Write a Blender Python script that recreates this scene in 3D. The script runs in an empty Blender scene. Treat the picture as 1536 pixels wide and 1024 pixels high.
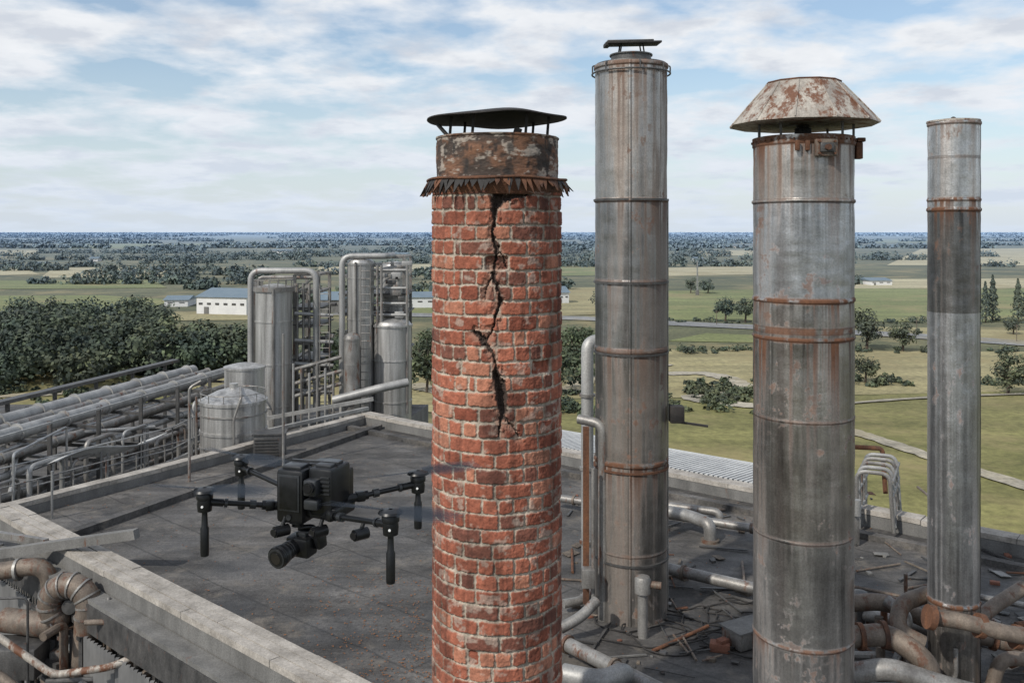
import bpy, math, random
import numpy as np
from mathutils import Vector, Matrix
random.seed(7)
rng = np.random.default_rng(7)
F = 1365.333; CZ = 6.0; GZ = -14.0
scene = bpy.context.scene

def W(px, py, D): return Vector(((px-768)/F*D, D, CZ-(py-348)/F*D))
def P(px, py, z=0.0):
    D = (CZ-z)*F/(py-348); return Vector(((px-768)/F*D, D, z))
def G(px, py, z=0.0): return P(px, py, GZ+z)

# ------------------------------------------------------------ materials
def newmat(name):
    m = bpy.data.materials.new(name); m.use_nodes = True
    nt = m.node_tree
    return m, nt, nt.nodes['Principled BSDF']
def ramp(nt, fac, stops):
    r = nt.nodes.new('ShaderNodeValToRGB')
    e = r.color_ramp.elements
    while len(e) > 1: e.remove(e[0])
    e[0].position = stops[0][0]; c = stops[0][1]; e[0].color = (*c, 1) if len(c) == 3 else c
    for p, c in stops[1:]:
        x = e.new(p); x.color = (*c, 1) if len(c) == 3 else c
    nt.links.new(fac, r.inputs[0]); return r.outputs[0]
def g3(v): return (v, v, v)
def noise(nt, scale=1, detail=5, rough=.6, stretch=(1, 1, 1), off=(0, 0, 0), src='Position', rotz=0.):
    g = nt.nodes.new('ShaderNodeNewGeometry')
    mp = nt.nodes.new('ShaderNodeMapping'); mp.inputs['Scale'].default_value = stretch; mp.inputs['Location'].default_value = off
    mp.inputs['Rotation'].default_value = (0, 0, rotz)
    nt.links.new(g.outputs[src], mp.inputs[0])
    n = nt.nodes.new('ShaderNodeTexNoise')
    n.inputs['Scale'].default_value = scale; n.inputs['Detail'].default_value = detail; n.inputs['Roughness'].default_value = rough
    nt.links.new(mp.outputs[0], n.inputs['Vector']); return n.outputs['Fac']
def mixc(nt, fac, a, b, mode='MIX'):
    m = nt.nodes.new('ShaderNodeMixRGB'); m.blend_type = mode
    for i, v in enumerate((fac, a, b)):
        if isinstance(v, bpy.types.NodeSocket): nt.links.new(v, m.inputs[i])
        elif i == 0: m.inputs[0].default_value = v
        else: m.inputs[i].default_value = (*v, 1)
    return m.outputs[0]
def bump(nt, b, h, s=.3, d=.01):
    n = nt.nodes.new('ShaderNodeBump'); n.inputs['Strength'].default_value = s; n.inputs['Distance'].default_value = d
    nt.links.new(h, n.inputs['Height']); nt.links.new(n.outputs[0], b.inputs['Normal'])

RUST = (.16, .06, .025); RUST2 = (.07, .028, .015)
def surf(name, c1, c2, rough=.6, metal=0., scale=3, stretch=(1, 1, 1), bs=.3, bd=.01, rust=0., rcol=RUST, fine=40, spec=None):
    m, nt, b = newmat(name)
    n1 = noise(nt, scale, 7, .65, stretch)
    c = ramp(nt, n1, [(.32, c1), (.68, c2)])
    n2 = noise(nt, fine, 4, .7, (1, 1, 1), (3, 5, 7))
    c = mixc(nt, 1., c, ramp(nt, n2, [(.3, g3(.72)), (.7, g3(1.2))]), 'MULTIPLY')
    if rust > 0:
        n3 = noise(nt, scale*1.3, 9, .75, (stretch[0], stretch[1], max(stretch[2]*.6, .12)), (11, 2, 4))
        f = ramp(nt, n3, [(.72-.4*rust, g3(0)), (.80-.4*rust, g3(1))])
        rc = mixc(nt, n2, RUST2, rcol)
        c = mixc(nt, f, c, rc)
        if metal > 0:
            mm = nt.nodes.new('ShaderNodeMath'); mm.operation = 'MULTIPLY_ADD'
            nt.links.new(f, mm.inputs[0]); mm.inputs[1].default_value = -metal; mm.inputs[2].default_value = metal
            nt.links.new(mm.outputs[0], b.inputs['Metallic'])
    elif metal > 0: b.inputs['Metallic'].default_value = metal
    if spec is not None: b.inputs['Specular IOR Level'].default_value = spec
    nt.links.new(c, b.inputs['Base Color'])
    r = nt.nodes.new('ShaderNodeMapRange'); r.inputs['To Min'].default_value = max(.05, rough-.12); r.inputs['To Max'].default_value = min(1, rough+.15)
    nt.links.new(n1, r.inputs[0]); nt.links.new(r.outputs[0], b.inputs['Roughness'])
    bump(nt, b, n2, bs, bd)
    return m

def vcolmat(name, rough0=.9, rough1=.38, fine=45, bs=.35, bd=.006):
    m, nt, b = newmat(name)
    a = nt.nodes.new('ShaderNodeVertexColor'); a.layer_name = 'Col'
    n2 = noise(nt, fine, 5, .7)
    c = mixc(nt, 1., a.outputs[0], ramp(nt, n2, [(.3, g3(.75)), (.7, g3(1.2))]), 'MULTIPLY')
    nt.links.new(c, b.inputs['Base Color'])
    nt.links.new(a.outputs[1], b.inputs['Metallic'])
    r = nt.nodes.new('ShaderNodeMapRange'); r.inputs['To Min'].default_value = rough0; r.inputs['To Max'].default_value = rough1
    nt.links.new(a.outputs[1], r.inputs[0]); nt.links.new(r.outputs[0], b.inputs['Roughness'])
    bump(nt, b, n2, bs, bd)
    return m

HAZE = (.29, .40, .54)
def hazed(nt, c, L=3200.):  # aerial haze painted into the base colour, growing with distance from the origin
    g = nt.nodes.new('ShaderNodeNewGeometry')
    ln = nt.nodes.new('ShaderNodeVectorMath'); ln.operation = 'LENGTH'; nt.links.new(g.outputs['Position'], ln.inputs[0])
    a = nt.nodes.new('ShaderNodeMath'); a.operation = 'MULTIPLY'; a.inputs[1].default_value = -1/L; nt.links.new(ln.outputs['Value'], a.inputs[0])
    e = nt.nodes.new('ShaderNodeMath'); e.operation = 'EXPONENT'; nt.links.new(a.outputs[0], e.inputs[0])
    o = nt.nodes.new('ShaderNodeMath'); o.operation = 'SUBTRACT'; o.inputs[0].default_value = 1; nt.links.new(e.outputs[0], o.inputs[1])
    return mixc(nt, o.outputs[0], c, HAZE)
def fieldmat(name, c1, c2, scale=.03, rows=0.):
    m, nt, b = newmat(name)
    c = ramp(nt, noise(nt, scale, 9, .68, (1, 1, 1)), [(.35, c1), (.65, c2)])
    c = mixc(nt, 1., c, ramp(nt, noise(nt, 1.2, 7, .8), [(.3, g3(.5)), (.7, g3(1.35))]), 'MULTIPLY')
    c = mixc(nt, 1., c, ramp(nt, noise(nt, .12, 5, .7, (.25, 1.6, 1)), [(.35, g3(.74)), (.65, g3(1.18))]), 'MULTIPLY')
    c = mixc(nt, ramp(nt, noise(nt, .05, 8, .7, (1, 1, 1), (31, 7, 0)), [(.50, g3(0)), (.64, g3(.7))]), c, (.28, .225, .11))
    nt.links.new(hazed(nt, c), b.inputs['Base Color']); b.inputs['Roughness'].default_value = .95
    b.inputs['Specular IOR Level'].default_value = .1
    return m
def leafmat(name, c1, c2):
    m, nt, b = newmat(name)
    a = nt.nodes.new('ShaderNodeVertexColor'); a.layer_name = 'Col'
    c = ramp(nt, noise(nt, .08, 4, .65), [(.35, c1), (.65, c2)])
    c = mixc(nt, 1., c, a.outputs[0], 'MULTIPLY')
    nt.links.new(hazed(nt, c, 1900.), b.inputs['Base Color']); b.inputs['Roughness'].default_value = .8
    b.inputs['Specular IOR Level'].default_value = .2
    return m

M = {}
M['vcol'] = vcolmat('weathered_stack_steel', .9, .27)
M['brick'] = vcolmat('brick_and_mortar', .95, .5, 60, .45, .006)
M['galv'] = surf('galvanised_steel', (.24, .24, .24), (.48, .48, .47), .42, .7, 3, (1, 1, .3), .15, rust=.08)
M['galvr'] = surf('galvanised_rusty', (.15, .14, .13), (.36, .35, .33), .48, .5, 3, (1, 1, .4), .25, rust=.42)
M['galvp'] = surf('painted_pipe_grey', (.22, .22, .215), (.44, .435, .42), .5, .35, 2, (1, 1, .3), .2, rust=.27)
M['silo'] = surf('silo_steel', (.22, .215, .205), (.56, .55, .53), .42, .55, 2.6, (2.2, 2.2, .10), .15, rust=.28, rcol=(.2, .13, .08))
M['rust'] = surf('rusted_iron', (.06, .03, .02), (.2, .085, .04), .85, 0, 5, (1, 1, .6), .6, .02)
M['rustpipe'] = surf('rusty_pipe', (.10, .08, .065), (.24, .195, .155), .6, .3, 4, (1, 1, .6), .4, .01, rust=.5, rcol=(.15, .075, .045))
M['caprust'] = surf('rusted_cowl', (.24, .21, .18), (.50, .46, .40), .6, .2, 4, (1, 1, .4), .5, .01, rust=.60, rcol=(.20, .085, .04))
M['dark'] = surf('sooty_iron', (.014, .014, .014), (.045, .04, .037), .75, .1, 6, (1, 1, 1), .5, .01)
M['darksteel'] = surf('dark_steel', (.06, .06, .06), (.14, .135, .13), .5, .5, 5, (1, 1, .5), .3, rust=.3)
M['concrete'] = surf('coping_concrete', (.21, .19, .165), (.45, .415, .37), .9, 0, 2.2, (1, 1, 1), .7, .012, rust=.26, rcol=(.17, .13, .095), fine=22)
M['fascia'] = surf('grey_fascia', (.10, .098, .093), (.20, .195, .185), .8, 0, 2, (1, 1, .3), .5, .01, rust=.25)
M['white'] = surf('pale_sheet', (.42, .42, .41), (.62, .62, .60), .55, .1, 2, (1, 1, 1), .2, rust=.15)
M['wood'] = surf('old_timber', (.07, .055, .042), (.17, .14, .11), .9, 0, 6, (1, 1, 1), .5)
M['trunk'] = surf('bark', (.05, .035, .025), (.1, .08, .06), .9, 0, 6)
M['glass'] = surf('dirty_glass', (.22, .24, .25), (.34, .36, .37), .2, 0, 2, bs=.02)
M['black'] = surf('drone_black_plastic', (.0045, .005, .006), (.009, .0095, .011), .36, 0, 20, bs=.1, bd=.001, fine=300, spec=.4)
M['black2'] = surf('drone_grey_plastic', (.018, .02, .023), (.03, .032, .036), .33, .0, 20, bs=.1, bd=.001, fine=300, spec=.45)
M['brickdebris'] = surf('loose_brick', (.14, .055, .035), (.25, .11, .07), .9, 0, 8)
M['leaf_litter'] = surf('dead_leaves', (.16, .06, .02), (.33, .14, .05), .8, 0, 8)
m, nt, b = newmat('lens_glass'); b.inputs['Base Color'].default_value = (.005, .005, .01, 1); b.inputs['Roughness'].default_value = .04; b.inputs['Coat Weight'].default_value = 1; M['lens'] = m
m, nt, b = newmat('status_light'); b.inputs['Base Color'].default_value = (.8, .8, .8, 1); b.inputs['Roughness'].default_value = .2; M['lamp'] = m
m, nt, b = newmat('propeller_blade'); b.inputs['Base Color'].default_value = (.035, .045, .06, 1); b.inputs['Alpha'].default_value = .36; b.inputs['Roughness'].default_value = .6; b.inputs['Specular IOR Level'].default_value = .15; M['prop'] = m
# roof bitumen
m, nt, b = newmat('roof_bitumen')
c = ramp(nt, noise(nt, .55, 9, .70), [(.30, (.040, .038, .037)), (.5, (.088, .083, .078)), (.7, (.165, .155, .145))])
c = mixc(nt, 1., c, ramp(nt, noise(nt, 18, 6, .8), [(.3, g3(.5)), (.7, g3(1.45))]), 'MULTIPLY')
g = nt.nodes.new('ShaderNodeNewGeometry'); mp = nt.nodes.new('ShaderNodeMapping'); mp.vector_type = 'POINT'
mp.inputs['Rotation'].default_value = (0, 0, math.radians(40)); nt.links.new(g.outputs['Position'], mp.inputs[0])
wob = nt.nodes.new('ShaderNodeTexNoise'); wob.inputs['Scale'].default_value = .9; nt.links.new(mp.outputs[0], wob.inputs['Vector'])
va = nt.nodes.new('ShaderNodeVectorMath'); va.operation = 'MULTIPLY_ADD'; nt.links.new(wob.outputs['Color'], va.inputs[0]); va.inputs[1].default_value = (.16, .16, 0); nt.links.new(mp.outputs[0], va.inputs[2])
bt = nt.nodes.new('ShaderNodeTexBrick'); bt.inputs['Scale'].default_value = 1; bt.inputs['Brick Width'].default_value = 9.; bt.inputs['Row Height'].default_value = 1.25
bt.inputs['Mortar Size'].default_value = .035; bt.inputs['Mortar Smooth'].default_value = .8
bt.inputs['Color1'].default_value = (.86, .86, .86, 1); bt.inputs['Color2'].default_value = (1.1, 1.09, 1.08, 1); bt.inputs['Mortar'].default_value = (.45, .45, .45, 1)
nt.links.new(va.outputs[0], bt.inputs[0]); c = mixc(nt, .8, c, bt.outputs[0], 'MULTIPLY')
sk = ramp(nt, noise(nt, .9, 8, .75, (.18, 1.5, 1), (2, 2, 0), rotz=math.radians(-50)), [(.40, g3(.62)), (.60, g3(1.22))]); c = mixc(nt, 1., c, sk, 'MULTIPLY')
st = ramp(nt, noise(nt, 1.1, 8, .75, (1, 1, 1), (9, 3, 0)), [(.54, g3(0)), (.70, g3(.85))])
c = mixc(nt, st, c, (.19, .165, .135))
st = ramp(nt, noise(nt, .7, 9, .78, (1, 1, 1), (19, 13, 0)), [(.53, g3(0)), (.62, g3(.75))])
c = mixc(nt, st, c, (.032, .030, .029)); nt.links.new(c, b.inputs['Base Color'])
rr = ramp(nt, noise(nt, .8, 5, .6, (1, 1, 1), (4, 8, 0)), [(.35, g3(.5)), (.6, g3(.95))]); nt.links.new(rr, b.inputs['Roughness'])
bump(nt, b, noise(nt, 25, 6, .8), .7, .025); M['roof'] = m
m, nt, b = newmat('corrugated_wall')
c = ramp(nt, noise(nt, 1.5, 7, .7, (1, 1, .25)), [(.3, (.14, .14, .14)), (.7, (.32, .315, .305))]); nt.links.new(c, b.inputs['Base Color'])
b.inputs['Metallic'].default_value = .3; b.inputs['Roughness'].default_value = .55; M['corr'] = m

# ------------------------------------------------------------ object helpers
def empty(name, loc=(0, 0, 0)):
    e = bpy.data.objects.new(name, None); e.location = loc; e.empty_display_size = .2
    scene.collection.objects.link(e); return e
def link(me, name, parent=None, loc=Vector((0, 0, 0))):
    o = bpy.data.objects.new(name, me); scene.collection.objects.link(o)
    if parent: o.parent = parent; o.location = Vector(loc)-parent.location
    else: o.location = loc
    return o

class B:
    def __init__(s): s.v = []; s.f = []; s.m = []; s.mats = []
    def mi(s, mat):
        if mat not in s.mats: s.mats.append(mat)
        return s.mats.index(mat)
    def add(s, vs, fs, mat):
        o = len(s.v); s.v += [tuple(v) for v in vs]; k = s.mi(mat)
        for f in fs: s.f.append([i+o for i in f]); s.m.append(k)
    def box(s, c, size, mat, rot=0., R=None, bev=0.):
        c = Vector(c); hx, hy, hz = [q/2 for q in size]
        if R is None: R = Matrix.Rotation(rot, 3, 'Z')
        if bev <= 0:
            vs = [c+R@Vector((x*hx, y*hy, z*hz)) for x in (-1, 1) for y in (-1, 1) for z in (-1, 1)]
            s.add(vs, [(0, 1, 3, 2), (4, 6, 7, 5), (0, 4, 5, 1), (2, 3, 7, 6), (0, 2, 6, 4), (1, 5, 7, 3)], mat)
        else:
            import bmesh
            bm = bmesh.new(); bmesh.ops.create_cube(bm, size=1)
            for v in bm.verts: v.co = Vector((v.co.x*size[0], v.co.y*size[1], v.co.z*size[2]))
            bmesh.ops.bevel(bm, geom=bm.edges[:], offset=bev, segments=2, affect='EDGES', profile=.5)
            bm.verts.index_update()
            s.add([c+R@v.co for v in bm.verts], [[v.index for v in f.verts] for f in bm.faces], mat); bm.free()
    def beam(s, p0, p1, w, h, mat):
        p0 = Vector(p0); p1 = Vector(p1); d = p1-p0; L = d.length; d.normalize()
        up = Vector((0, 0, 1)) if abs(d.z) < .95 else Vector((0, 1, 0))
        x = d.cross(up).normalized(); z = x.cross(d)
        R = Matrix((x, d, z)).transposed()
        s.box((p0+p1)/2, (w, L, h), mat, R=R)
    def path(s, pts, r, mat, seg=14, fillet=None, closed_ends=True, rfun=None):
        pts = [Vector(p) for p in pts]
        if fillet is None: fillet = r*2.5
        out = [pts[0]]
        for i in range(1, len(pts)-1):
            a, p, c = pts[i-1], pts[i], pts[i+1]
            d0 = (a-p); d1 = (c-p); l = min(fillet, d0.length*.48, d1.length*.48)
            if l < 1e-5: out.append(p); continue
            q0 = p+d0.normalized()*l; q1 = p+d1.normalized()*l
            n = 6
            for k in range(n+1):
                t = k/n; out.append(q0*(1-t)**2+p*2*t*(1-t)+q1*t*t)
        out.append(pts[-1])
        d = (out[1]-out[0]).normalized()
        up = Vector((0, 0, 1)) if abs(d.z) < .9 else Vector((0, 1, 0))
        x = d.cross(up).normalized(); rings = []
        for i, p in enumerate(out):
            if i == 0: t = out[1]-out[0]
            elif i == len(out)-1: t = out[-1]-out[-2]
            else: t = (out[i+1]-out[i]).normalized()+(out[i]-out[i-1]).normalized()
            t.normalize(); x = (x-t*x.dot(t)).normalized(); y = t.cross(x)
            rr = r if rfun is None else r*rfun(i/(len(out)-1))
            rings.append([p+(x*math.cos(a)+y*math.sin(a))*rr for a in [2*math.pi*k/seg for k in range(seg)]])
        vs = [v for rg in rings for v in rg]; fs = []
        for i in range(len(rings)-1):
            for k in range(seg):
                k2 = (k+1) % seg; fs.append((i*seg+k, i*seg+k2, (i+1)*seg+k2, (i+1)*seg+k))
        fs.append(list(range(seg))[::-1]); fs.append([(len(rings)-1)*seg+k for k in range(seg)])
        s.add(vs, fs, mat)
    def tube(s, a, b, r, mat, seg=14): s.path([a, b], r, mat, seg)
    def flanges(s, a, b, r, mat, step=1.5, th=.04, start=.3):
        a = Vector(a); b = Vector(b); d = b-a; L = d.length; d.normalize(); t = start
        while t < L: s.tube(a+d*(t-th/2), a+d*(t+th/2), r*1.28, mat, 16); t += step
    def lathe(s, cx, cy, prof, mat, seg=32, phase=0.):
        vs = []; fs = []
        for r, z in prof:
            for k in range(seg):
                a = 2*math.pi*k/seg+phase; vs.append((cx+r*math.sin(a), cy-r*math.cos(a), z))
        n = len(prof)
        for i in range(n-1):
            for k in range(seg):
                k2 = (k+1) % seg; fs.append((i*seg+k, i*seg+k2, (i+1)*seg+k2, (i+1)*seg+k))
        fs.append(list(range(seg))); fs.append([(n-1)*seg+k for k in range(seg)][::-1])
        s.add(vs, fs, mat)
    def obj(s, name, parent=None, origin=None, smooth=35):
        v = np.array(s.v)
        if origin is None: origin = Vector(((v[:, 0].min()+v[:, 0].max())/2, (v[:, 1].min()+v[:, 1].max())/2, v[:, 2].min()))
        o = Vector(origin); me = bpy.data.meshes.new(name)
        me.from_pydata([tuple(Vector(q)-o) for q in s.v], [], s.f)
        for mt in s.mats: me.materials.append(M[mt])
        me.polygons.foreach_set('material_index', s.m)
        import bmesh
        bm = bmesh.new(); bm.from_mesh(me); bmesh.ops.recalc_face_normals(bm, faces=bm.faces); bm.to_mesh(me); bm.free()
        if smooth: me.shade_smooth(); me.set_sharp_from_angle(angle=math.radians(smooth))
        me.update(); return link(me, name, parent, o)

def npmesh(name, V, Q, mat, col=None, smooth=False, parent=None, origin=(0, 0, 0)):
    V = np.asarray(V, dtype=np.float32)-np.array(origin, dtype=np.float32); Q = np.asarray(Q, dtype=np.int32)
    me = bpy.data.meshes.new(name)
    me.vertices.add(len(V)); me.vertices.foreach_set('co', V.ravel())
    me.loops.add(Q.size); me.loops.foreach_set('vertex_index', Q.ravel())
    me.polygons.add(len(Q)); me.polygons.foreach_set('loop_start', np.arange(len(Q), dtype=np.int32)*4)
    me.update(calc_edges=True)
    if col is not None:
        a = me.color_attributes.new('Col', 'FLOAT_COLOR', 'POINT'); a.data.foreach_set('color', np.asarray(col, dtype=np.float32).ravel())
    me.materials.append(M[mat])
    if smooth: me.shade_smooth()
    return link(me, name, parent, Vector(origin))

def vn(u, v, nu, nv, seed):
    r = np.random.default_rng(seed).random((nv, nu))
    x = (u % 1)*nu; y = (v % 1)*nv; xi = np.floor(x).astype(int); yi = np.floor(y).astype(int)
    fx = x-xi; fy = y-yi; fx = fx*fx*(3-2*fx); fy = fy*fy*(3-2*fy)
    x0 = xi % nu; x1 = (xi+1) % nu; y0 = yi % nv; y1 = (yi+1) % nv
    return (r[y0, x0]*(1-fx)+r[y0, x1]*fx)*(1-fy)+(r[y1, x0]*(1-fx)+r[y1, x1]*fx)*fy
def fb(u, v, nu, nv, seed, o=4, g=.55):
    t = 0; a = 1; s = 0
    for i in range(o): t = t+a*vn(u, v, nu*2**i, nv*2**i, seed+i*13); s += a; a *= g
    return t/s
def ss(x, a, b):
    t = np.clip((x-a)/(b-a), 0, 1); return t*t*(3-2*t)
def lerp(a, b, t): return a+(b-a)*t[..., None]

def gridcyl(name, parent, cx, cy, R, zs, col, mat, cap=True):
    nz, nt_ = R.shape
    th = np.arange(nt_)/nt_*2*np.pi-np.pi
    X = cx+R*np.sin(th)[None, :]; Y = cy-R*np.cos(th)[None, :]; Z = np.broadcast_to(zs[:, None], R.shape)
    V = np.stack([X, Y, Z], -1).reshape(-1, 3)
    i = np.arange(nz-1)[:, None]*nt_; k = np.arange(nt_)[None, :]; k2 = (k+1) % nt_
    Q = np.stack([i+k, i+k2, i+nt_+k2, i+nt_+k], -1).reshape(-1, 4)
    return npmesh(name, V, Q, mat, col.reshape(-1, 4), True, parent, (cx, cy, 0))

# ------------------------------------------------------------ brick chimney
BX, BY = (745.5-768)/F*9.5, 9.5
def brick_chimney():
    e = empty('brick_chimney', (BX, BY, 0)); R0 = .666; zt = 6.40; zb = 0.0
    nt_, nz = 760, 900
    th = np.arange(nt_)/nt_*2*np.pi-np.pi; zs = np.linspace(zb, zt, nz)
    T, Z = np.meshgrid(th, zs); U = (T+np.pi)/(2*np.pi); V = Z/6.4
    ch = .148; arc = T*R0
    warp = (fb(U, V, 14, 20, 5)-.5)*.03
    zz = Z+warp; row = np.floor(zz/ch).astype(int); fz = zz/ch-row
    nb = 13; r2 = np.random.default_rng(3)
    D = np.full_like(Z, 9.); ID = np.zeros_like(row)
    for rw in range(row.min(), row.max()+1):
        m = row == rw
        if not m.any(): continue
        step = 2*np.pi/nb
        j = np.arange(nb)*step+(rw % 2)*step/2+r2.uniform(-.15, .15, nb)*step-np.pi
        ext = []
        if rw % 5 == 2: ext = list(j+step*.5)
        elif rw % 3 == 0: ext = list((j+step*.5)[r2.random(nb) < .35])
        j = np.sort(((np.concatenate([j, ext])+np.pi) % (2*np.pi))-np.pi)
        t = T[m]; k = np.searchsorted(j, t)
        lo = np.where(k == 0, j[-1]-2*np.pi, j[(k-1) % len(j)]); hi = np.where(k == len(j), j[0]+2*np.pi, j[k % len(j)])
        D[m] = np.minimum(t-lo, hi-t)*R0; ID[m] = (k % len(j))+rw*40
    dv = np.minimum(fz, 1-fz)*ch
    edge = (fb(U, V, 220, 330, 8, 3)-.5)*.020+(fb(U, V, 60, 90, 77, 3)-.5)*.020
    rad = .020
    idr = np.random.default_rng(9).random((int(ID.max())+2+abs(int(ID.min())), 6)); A = idr[ID]
    jw = .0065+.005*A[..., 5]
    ax = np.maximum(rad-(D-jw), 0); az = np.maximum(rad-(dv-jw), 0)
    dist = rad-np.sqrt(ax**2+az**2)+edge*.9
    mask = ss(dist, -.003, .007)
    f1 = fb(U, V, 90, 130, 21, 4); f3 = fb(U, V, 300, 440, 41, 2)
    h = mask*(.018+(A[..., 0]-.5)*.014)+(f1-.5)*.016+(f3-.5)*.006
    miss = (A[..., 1] > .985); h = np.where(miss, h-.04*mask, h)
    base = lerp(np.array([.20, .058, .033]), np.array([.37, .125, .074]), A[..., 2])
    base = lerp(base, np.array([.13, .055, .04]), (A[..., 3] > .82)*.7)
    base = lerp(base, np.array([.44, .20, .125]), (A[..., 4] > .87)*.6)
    base = base*(.58+.84*f1)[..., None]
    white = ss(fb(U, V, 34, 60, 61, 4), .60, .71)*.55
    base = lerp(base, np.array([.42, .35, .29]), white)
    mort = lerp(np.array([.26, .22, .175]), np.array([.53, .465, .38]), f1)
    c = lerp(mort, base, mask)
    soot = ss(fb(U, V, 12, 9, 71, 5), .50, .70)*.5+ss(Z, 5.5, 6.45)*.6*fb(U, V, 24, 8, 3)
    c = c*(1-np.clip(soot, 0, .75)*.75)[..., None]
    streak = ss(fb(U, V, 90, 5, 81, 3), .55, .75)*.3; c = c*(1-streak)[..., None]
    tr = [(752, 288, 18), (748, 300, 22), (742, 312, 9), (744, 330, 6), (740, 350, 5), (747, 372, 8), (744, 395, 4), (741, 415, 7), (749, 435, 4), (754, 452, 7), (746, 470, 4), (742, 490, 4), (737, 503, 3)]
    tr2 = [(711, 497, 5), (722, 505, 12), (730, 518, 9), (741, 530, 4), (745, 548, 4), (746, 562, 11), (752, 577, 18), (755, 598, 19), (757, 618, 12), (752, 634, 5), (750, 655, 2)]
    tr3 = [(737, 500, 3), (730, 512, 5)]; tr4 = [(757, 625, 4), (772, 640, 2), (781, 655, 1)]; tr5 = [(760, 297, 14), (778, 293, 8), (800, 292, 3)]; tr6 = [(745, 410, 3), (733, 424, 3), (728, 450, 1)]; tr7 = [(747, 375, 3), (758, 386, 2), (764, 402, 1)]
    jag = (fb(U, V, 150, 200, 91, 4, .65)-.5)*.085; jag2 = (fb(U, V, 150, 200, 191, 4, .65)-.5)*.085
    best = np.full_like(Z, 9.)
    def cv(p):
        x = (p[0]-745.5)/F*8.85; t = math.asin(x/R0); Dd = 9.5-R0*math.cos(t)
        return t*R0, CZ-(p[1]-348)/F*Dd, p[2]/F*8.85/2
    for trk in (tr, tr2, tr3, tr4, tr5, tr6, tr7):
        q = [cv(p) for p in trk]
        for a, b_ in zip(q[:-1], q[1:]):
            dx, dz = b_[0]-a[0], b_[1]-a[1]; px = arc+jag*.6-a[0]; pz = Z+jag2*.6-a[1]
            t = np.clip((px*dx+pz*dz)/(dx*dx+dz*dz), 0, 1)
            d = np.hypot(px-t*dx, pz-t*dz)-(a[2]+(b_[2]-a[2])*t)
            best = np.minimum(best, d)
    ck = 1-ss(best, -.006, .005)
    h = h-ck*(.05+.07*ss(-best, 0, .05))
    brk = (1-ss(best, .0, .045+.06*A[..., 1]))*ss(fb(U, V, 60, 80, 301, 3), .40, .50)*(1-ck); h = h-brk*.032*mask
    c = lerp(c, lerp(np.array([.30, .24, .19]), np.array([.42, .20, .13]), f3), brk*.65)
    c = lerp(c, np.array([.05, .034, .027])*(.5+1.2*f1)[..., None], ck)
    col = np.concatenate([c, np.zeros(Z.shape+(1,))], -1)
    gridcyl('brick_shaft', e, BX, BY, R0-.012+h, zs, col, 'brick')
    nt2, nz2 = 420, 130; z0 = CZ+(348-272)/F*9.5; z1 = CZ+(348-208)/F*9.5
    th = np.arange(nt2)/nt2; zs2 = np.linspace(z0, z1, nz2); U, V = np.meshgrid(th, np.linspace(0, 1, nz2))
    n1 = fb(U, V, 16, 3, 5, 6, .65); n2 = fb(U, V, 30, 7, 15, 5, .65); n3 = fb(U, V, 60, 3, 25, 3)
    c = lerp(np.array([.055, .04, .032]), np.array([.19, .095, .055]), ss(n1, .35, .65))
    c = lerp(c, np.array([.38, .33, .28]), ss(n2, .56, .66)*.8)
    c = lerp(c, np.array([.025, .022, .02]), ss(n3, .52, .68)*.8)
    Rr = .632+(n1-.5)*.03+(n2-.5)*.012+.012*ss(V, .94, .97)
    gridcyl('rusted_band', e, BX, BY, Rr, zs2, np.concatenate([c, np.full(U.shape+(1,), .1)], -1), 'vcol')
    b = B(); b.lathe(BX, BY, [(.60, z1-.3), (.60, z1-.02), (.632, z1-.001), (.50, z1+.0), (.48, z1-.3)], 'dark', 48); b.obj('flue_liner', e)
    b = B(); zc = CZ+(348-280)/F*9.5
    b.lathe(BX, BY, [(.66, zc-.10), (.70, zc-.02), (.715, zc+.05), (.70, zc+.07), (.63, zc+.08), (.62, zc-.1)], 'rust', 64)
    r3 = random.Random(4); n = 74
    def pp(a, r, z): return (BX+r*math.sin(a), BY-r*math.cos(a), z)
    for k in range(n):
        a0 = 2*math.pi*(k+r3.uniform(-.2, .2))/n; a1 = a0+2*math.pi/n*r3.uniform(.7, 1.2); am = (a0+a1)/2+r3.uniform(-.05, .05)
        L = r3.uniform(.06, .17); ro = .735+r3.uniform(-.01, .06); zt_ = zc+.055
        t1 = pp(am, ro+.02, zt_-L)
        b.add([pp(a0, .712, zt_), pp(a1, .712, zt_), pp(a1, .735, zt_-.03), t1, pp(a0, .735, zt_-.03), pp(a0, .70, zt_-.01), pp(a1, .70, zt_-.01), pp(am, ro, zt_-L+.005)],
              [(0, 1, 2, 3, 4), (5, 7, 6), (0, 4, 3, 7, 5), (1, 6, 7, 3, 2)], 'rust' if r3.random() < .45 else 'dark')
    b.path([pp(a, .725, zc+.06+.008*math.sin(5*a)) for a in [2*math.pi*k/40 for k in range(41)]], .012, 'rust', 8, .01)
    b.obj('ragged_flashing', e)
    b = B(); zd = CZ+(348-179)/F*9.5
    prof = [(.02, zd+.062), (.3, zd+.056), (.6, zd+.03), (.728, zd+.0), (.730, zd-.012), (.70, zd-.012), (.5, zd+.012), (.02, zd+.035)]
    b.lathe(BX, BY, prof, 'dark', 56)
    for k, v in enumerate(b.v): b.v[k] = (v[0], v[1], v[2]+.012*math.sin(v[0]*7+v[1]*3)+.01*(v[0]-BX))
    b.obj('cap_disc', e)
    b = B()
    for a in (-1.05, -.45, .55, 1.2, 2.4, -2.4):
        x, y = BX+.55*math.sin(a), BY-.55*math.cos(a); b.beam((x, y, z1-.05), (x+.02, y, zd+.02), .028, .018, 'dark')
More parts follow.
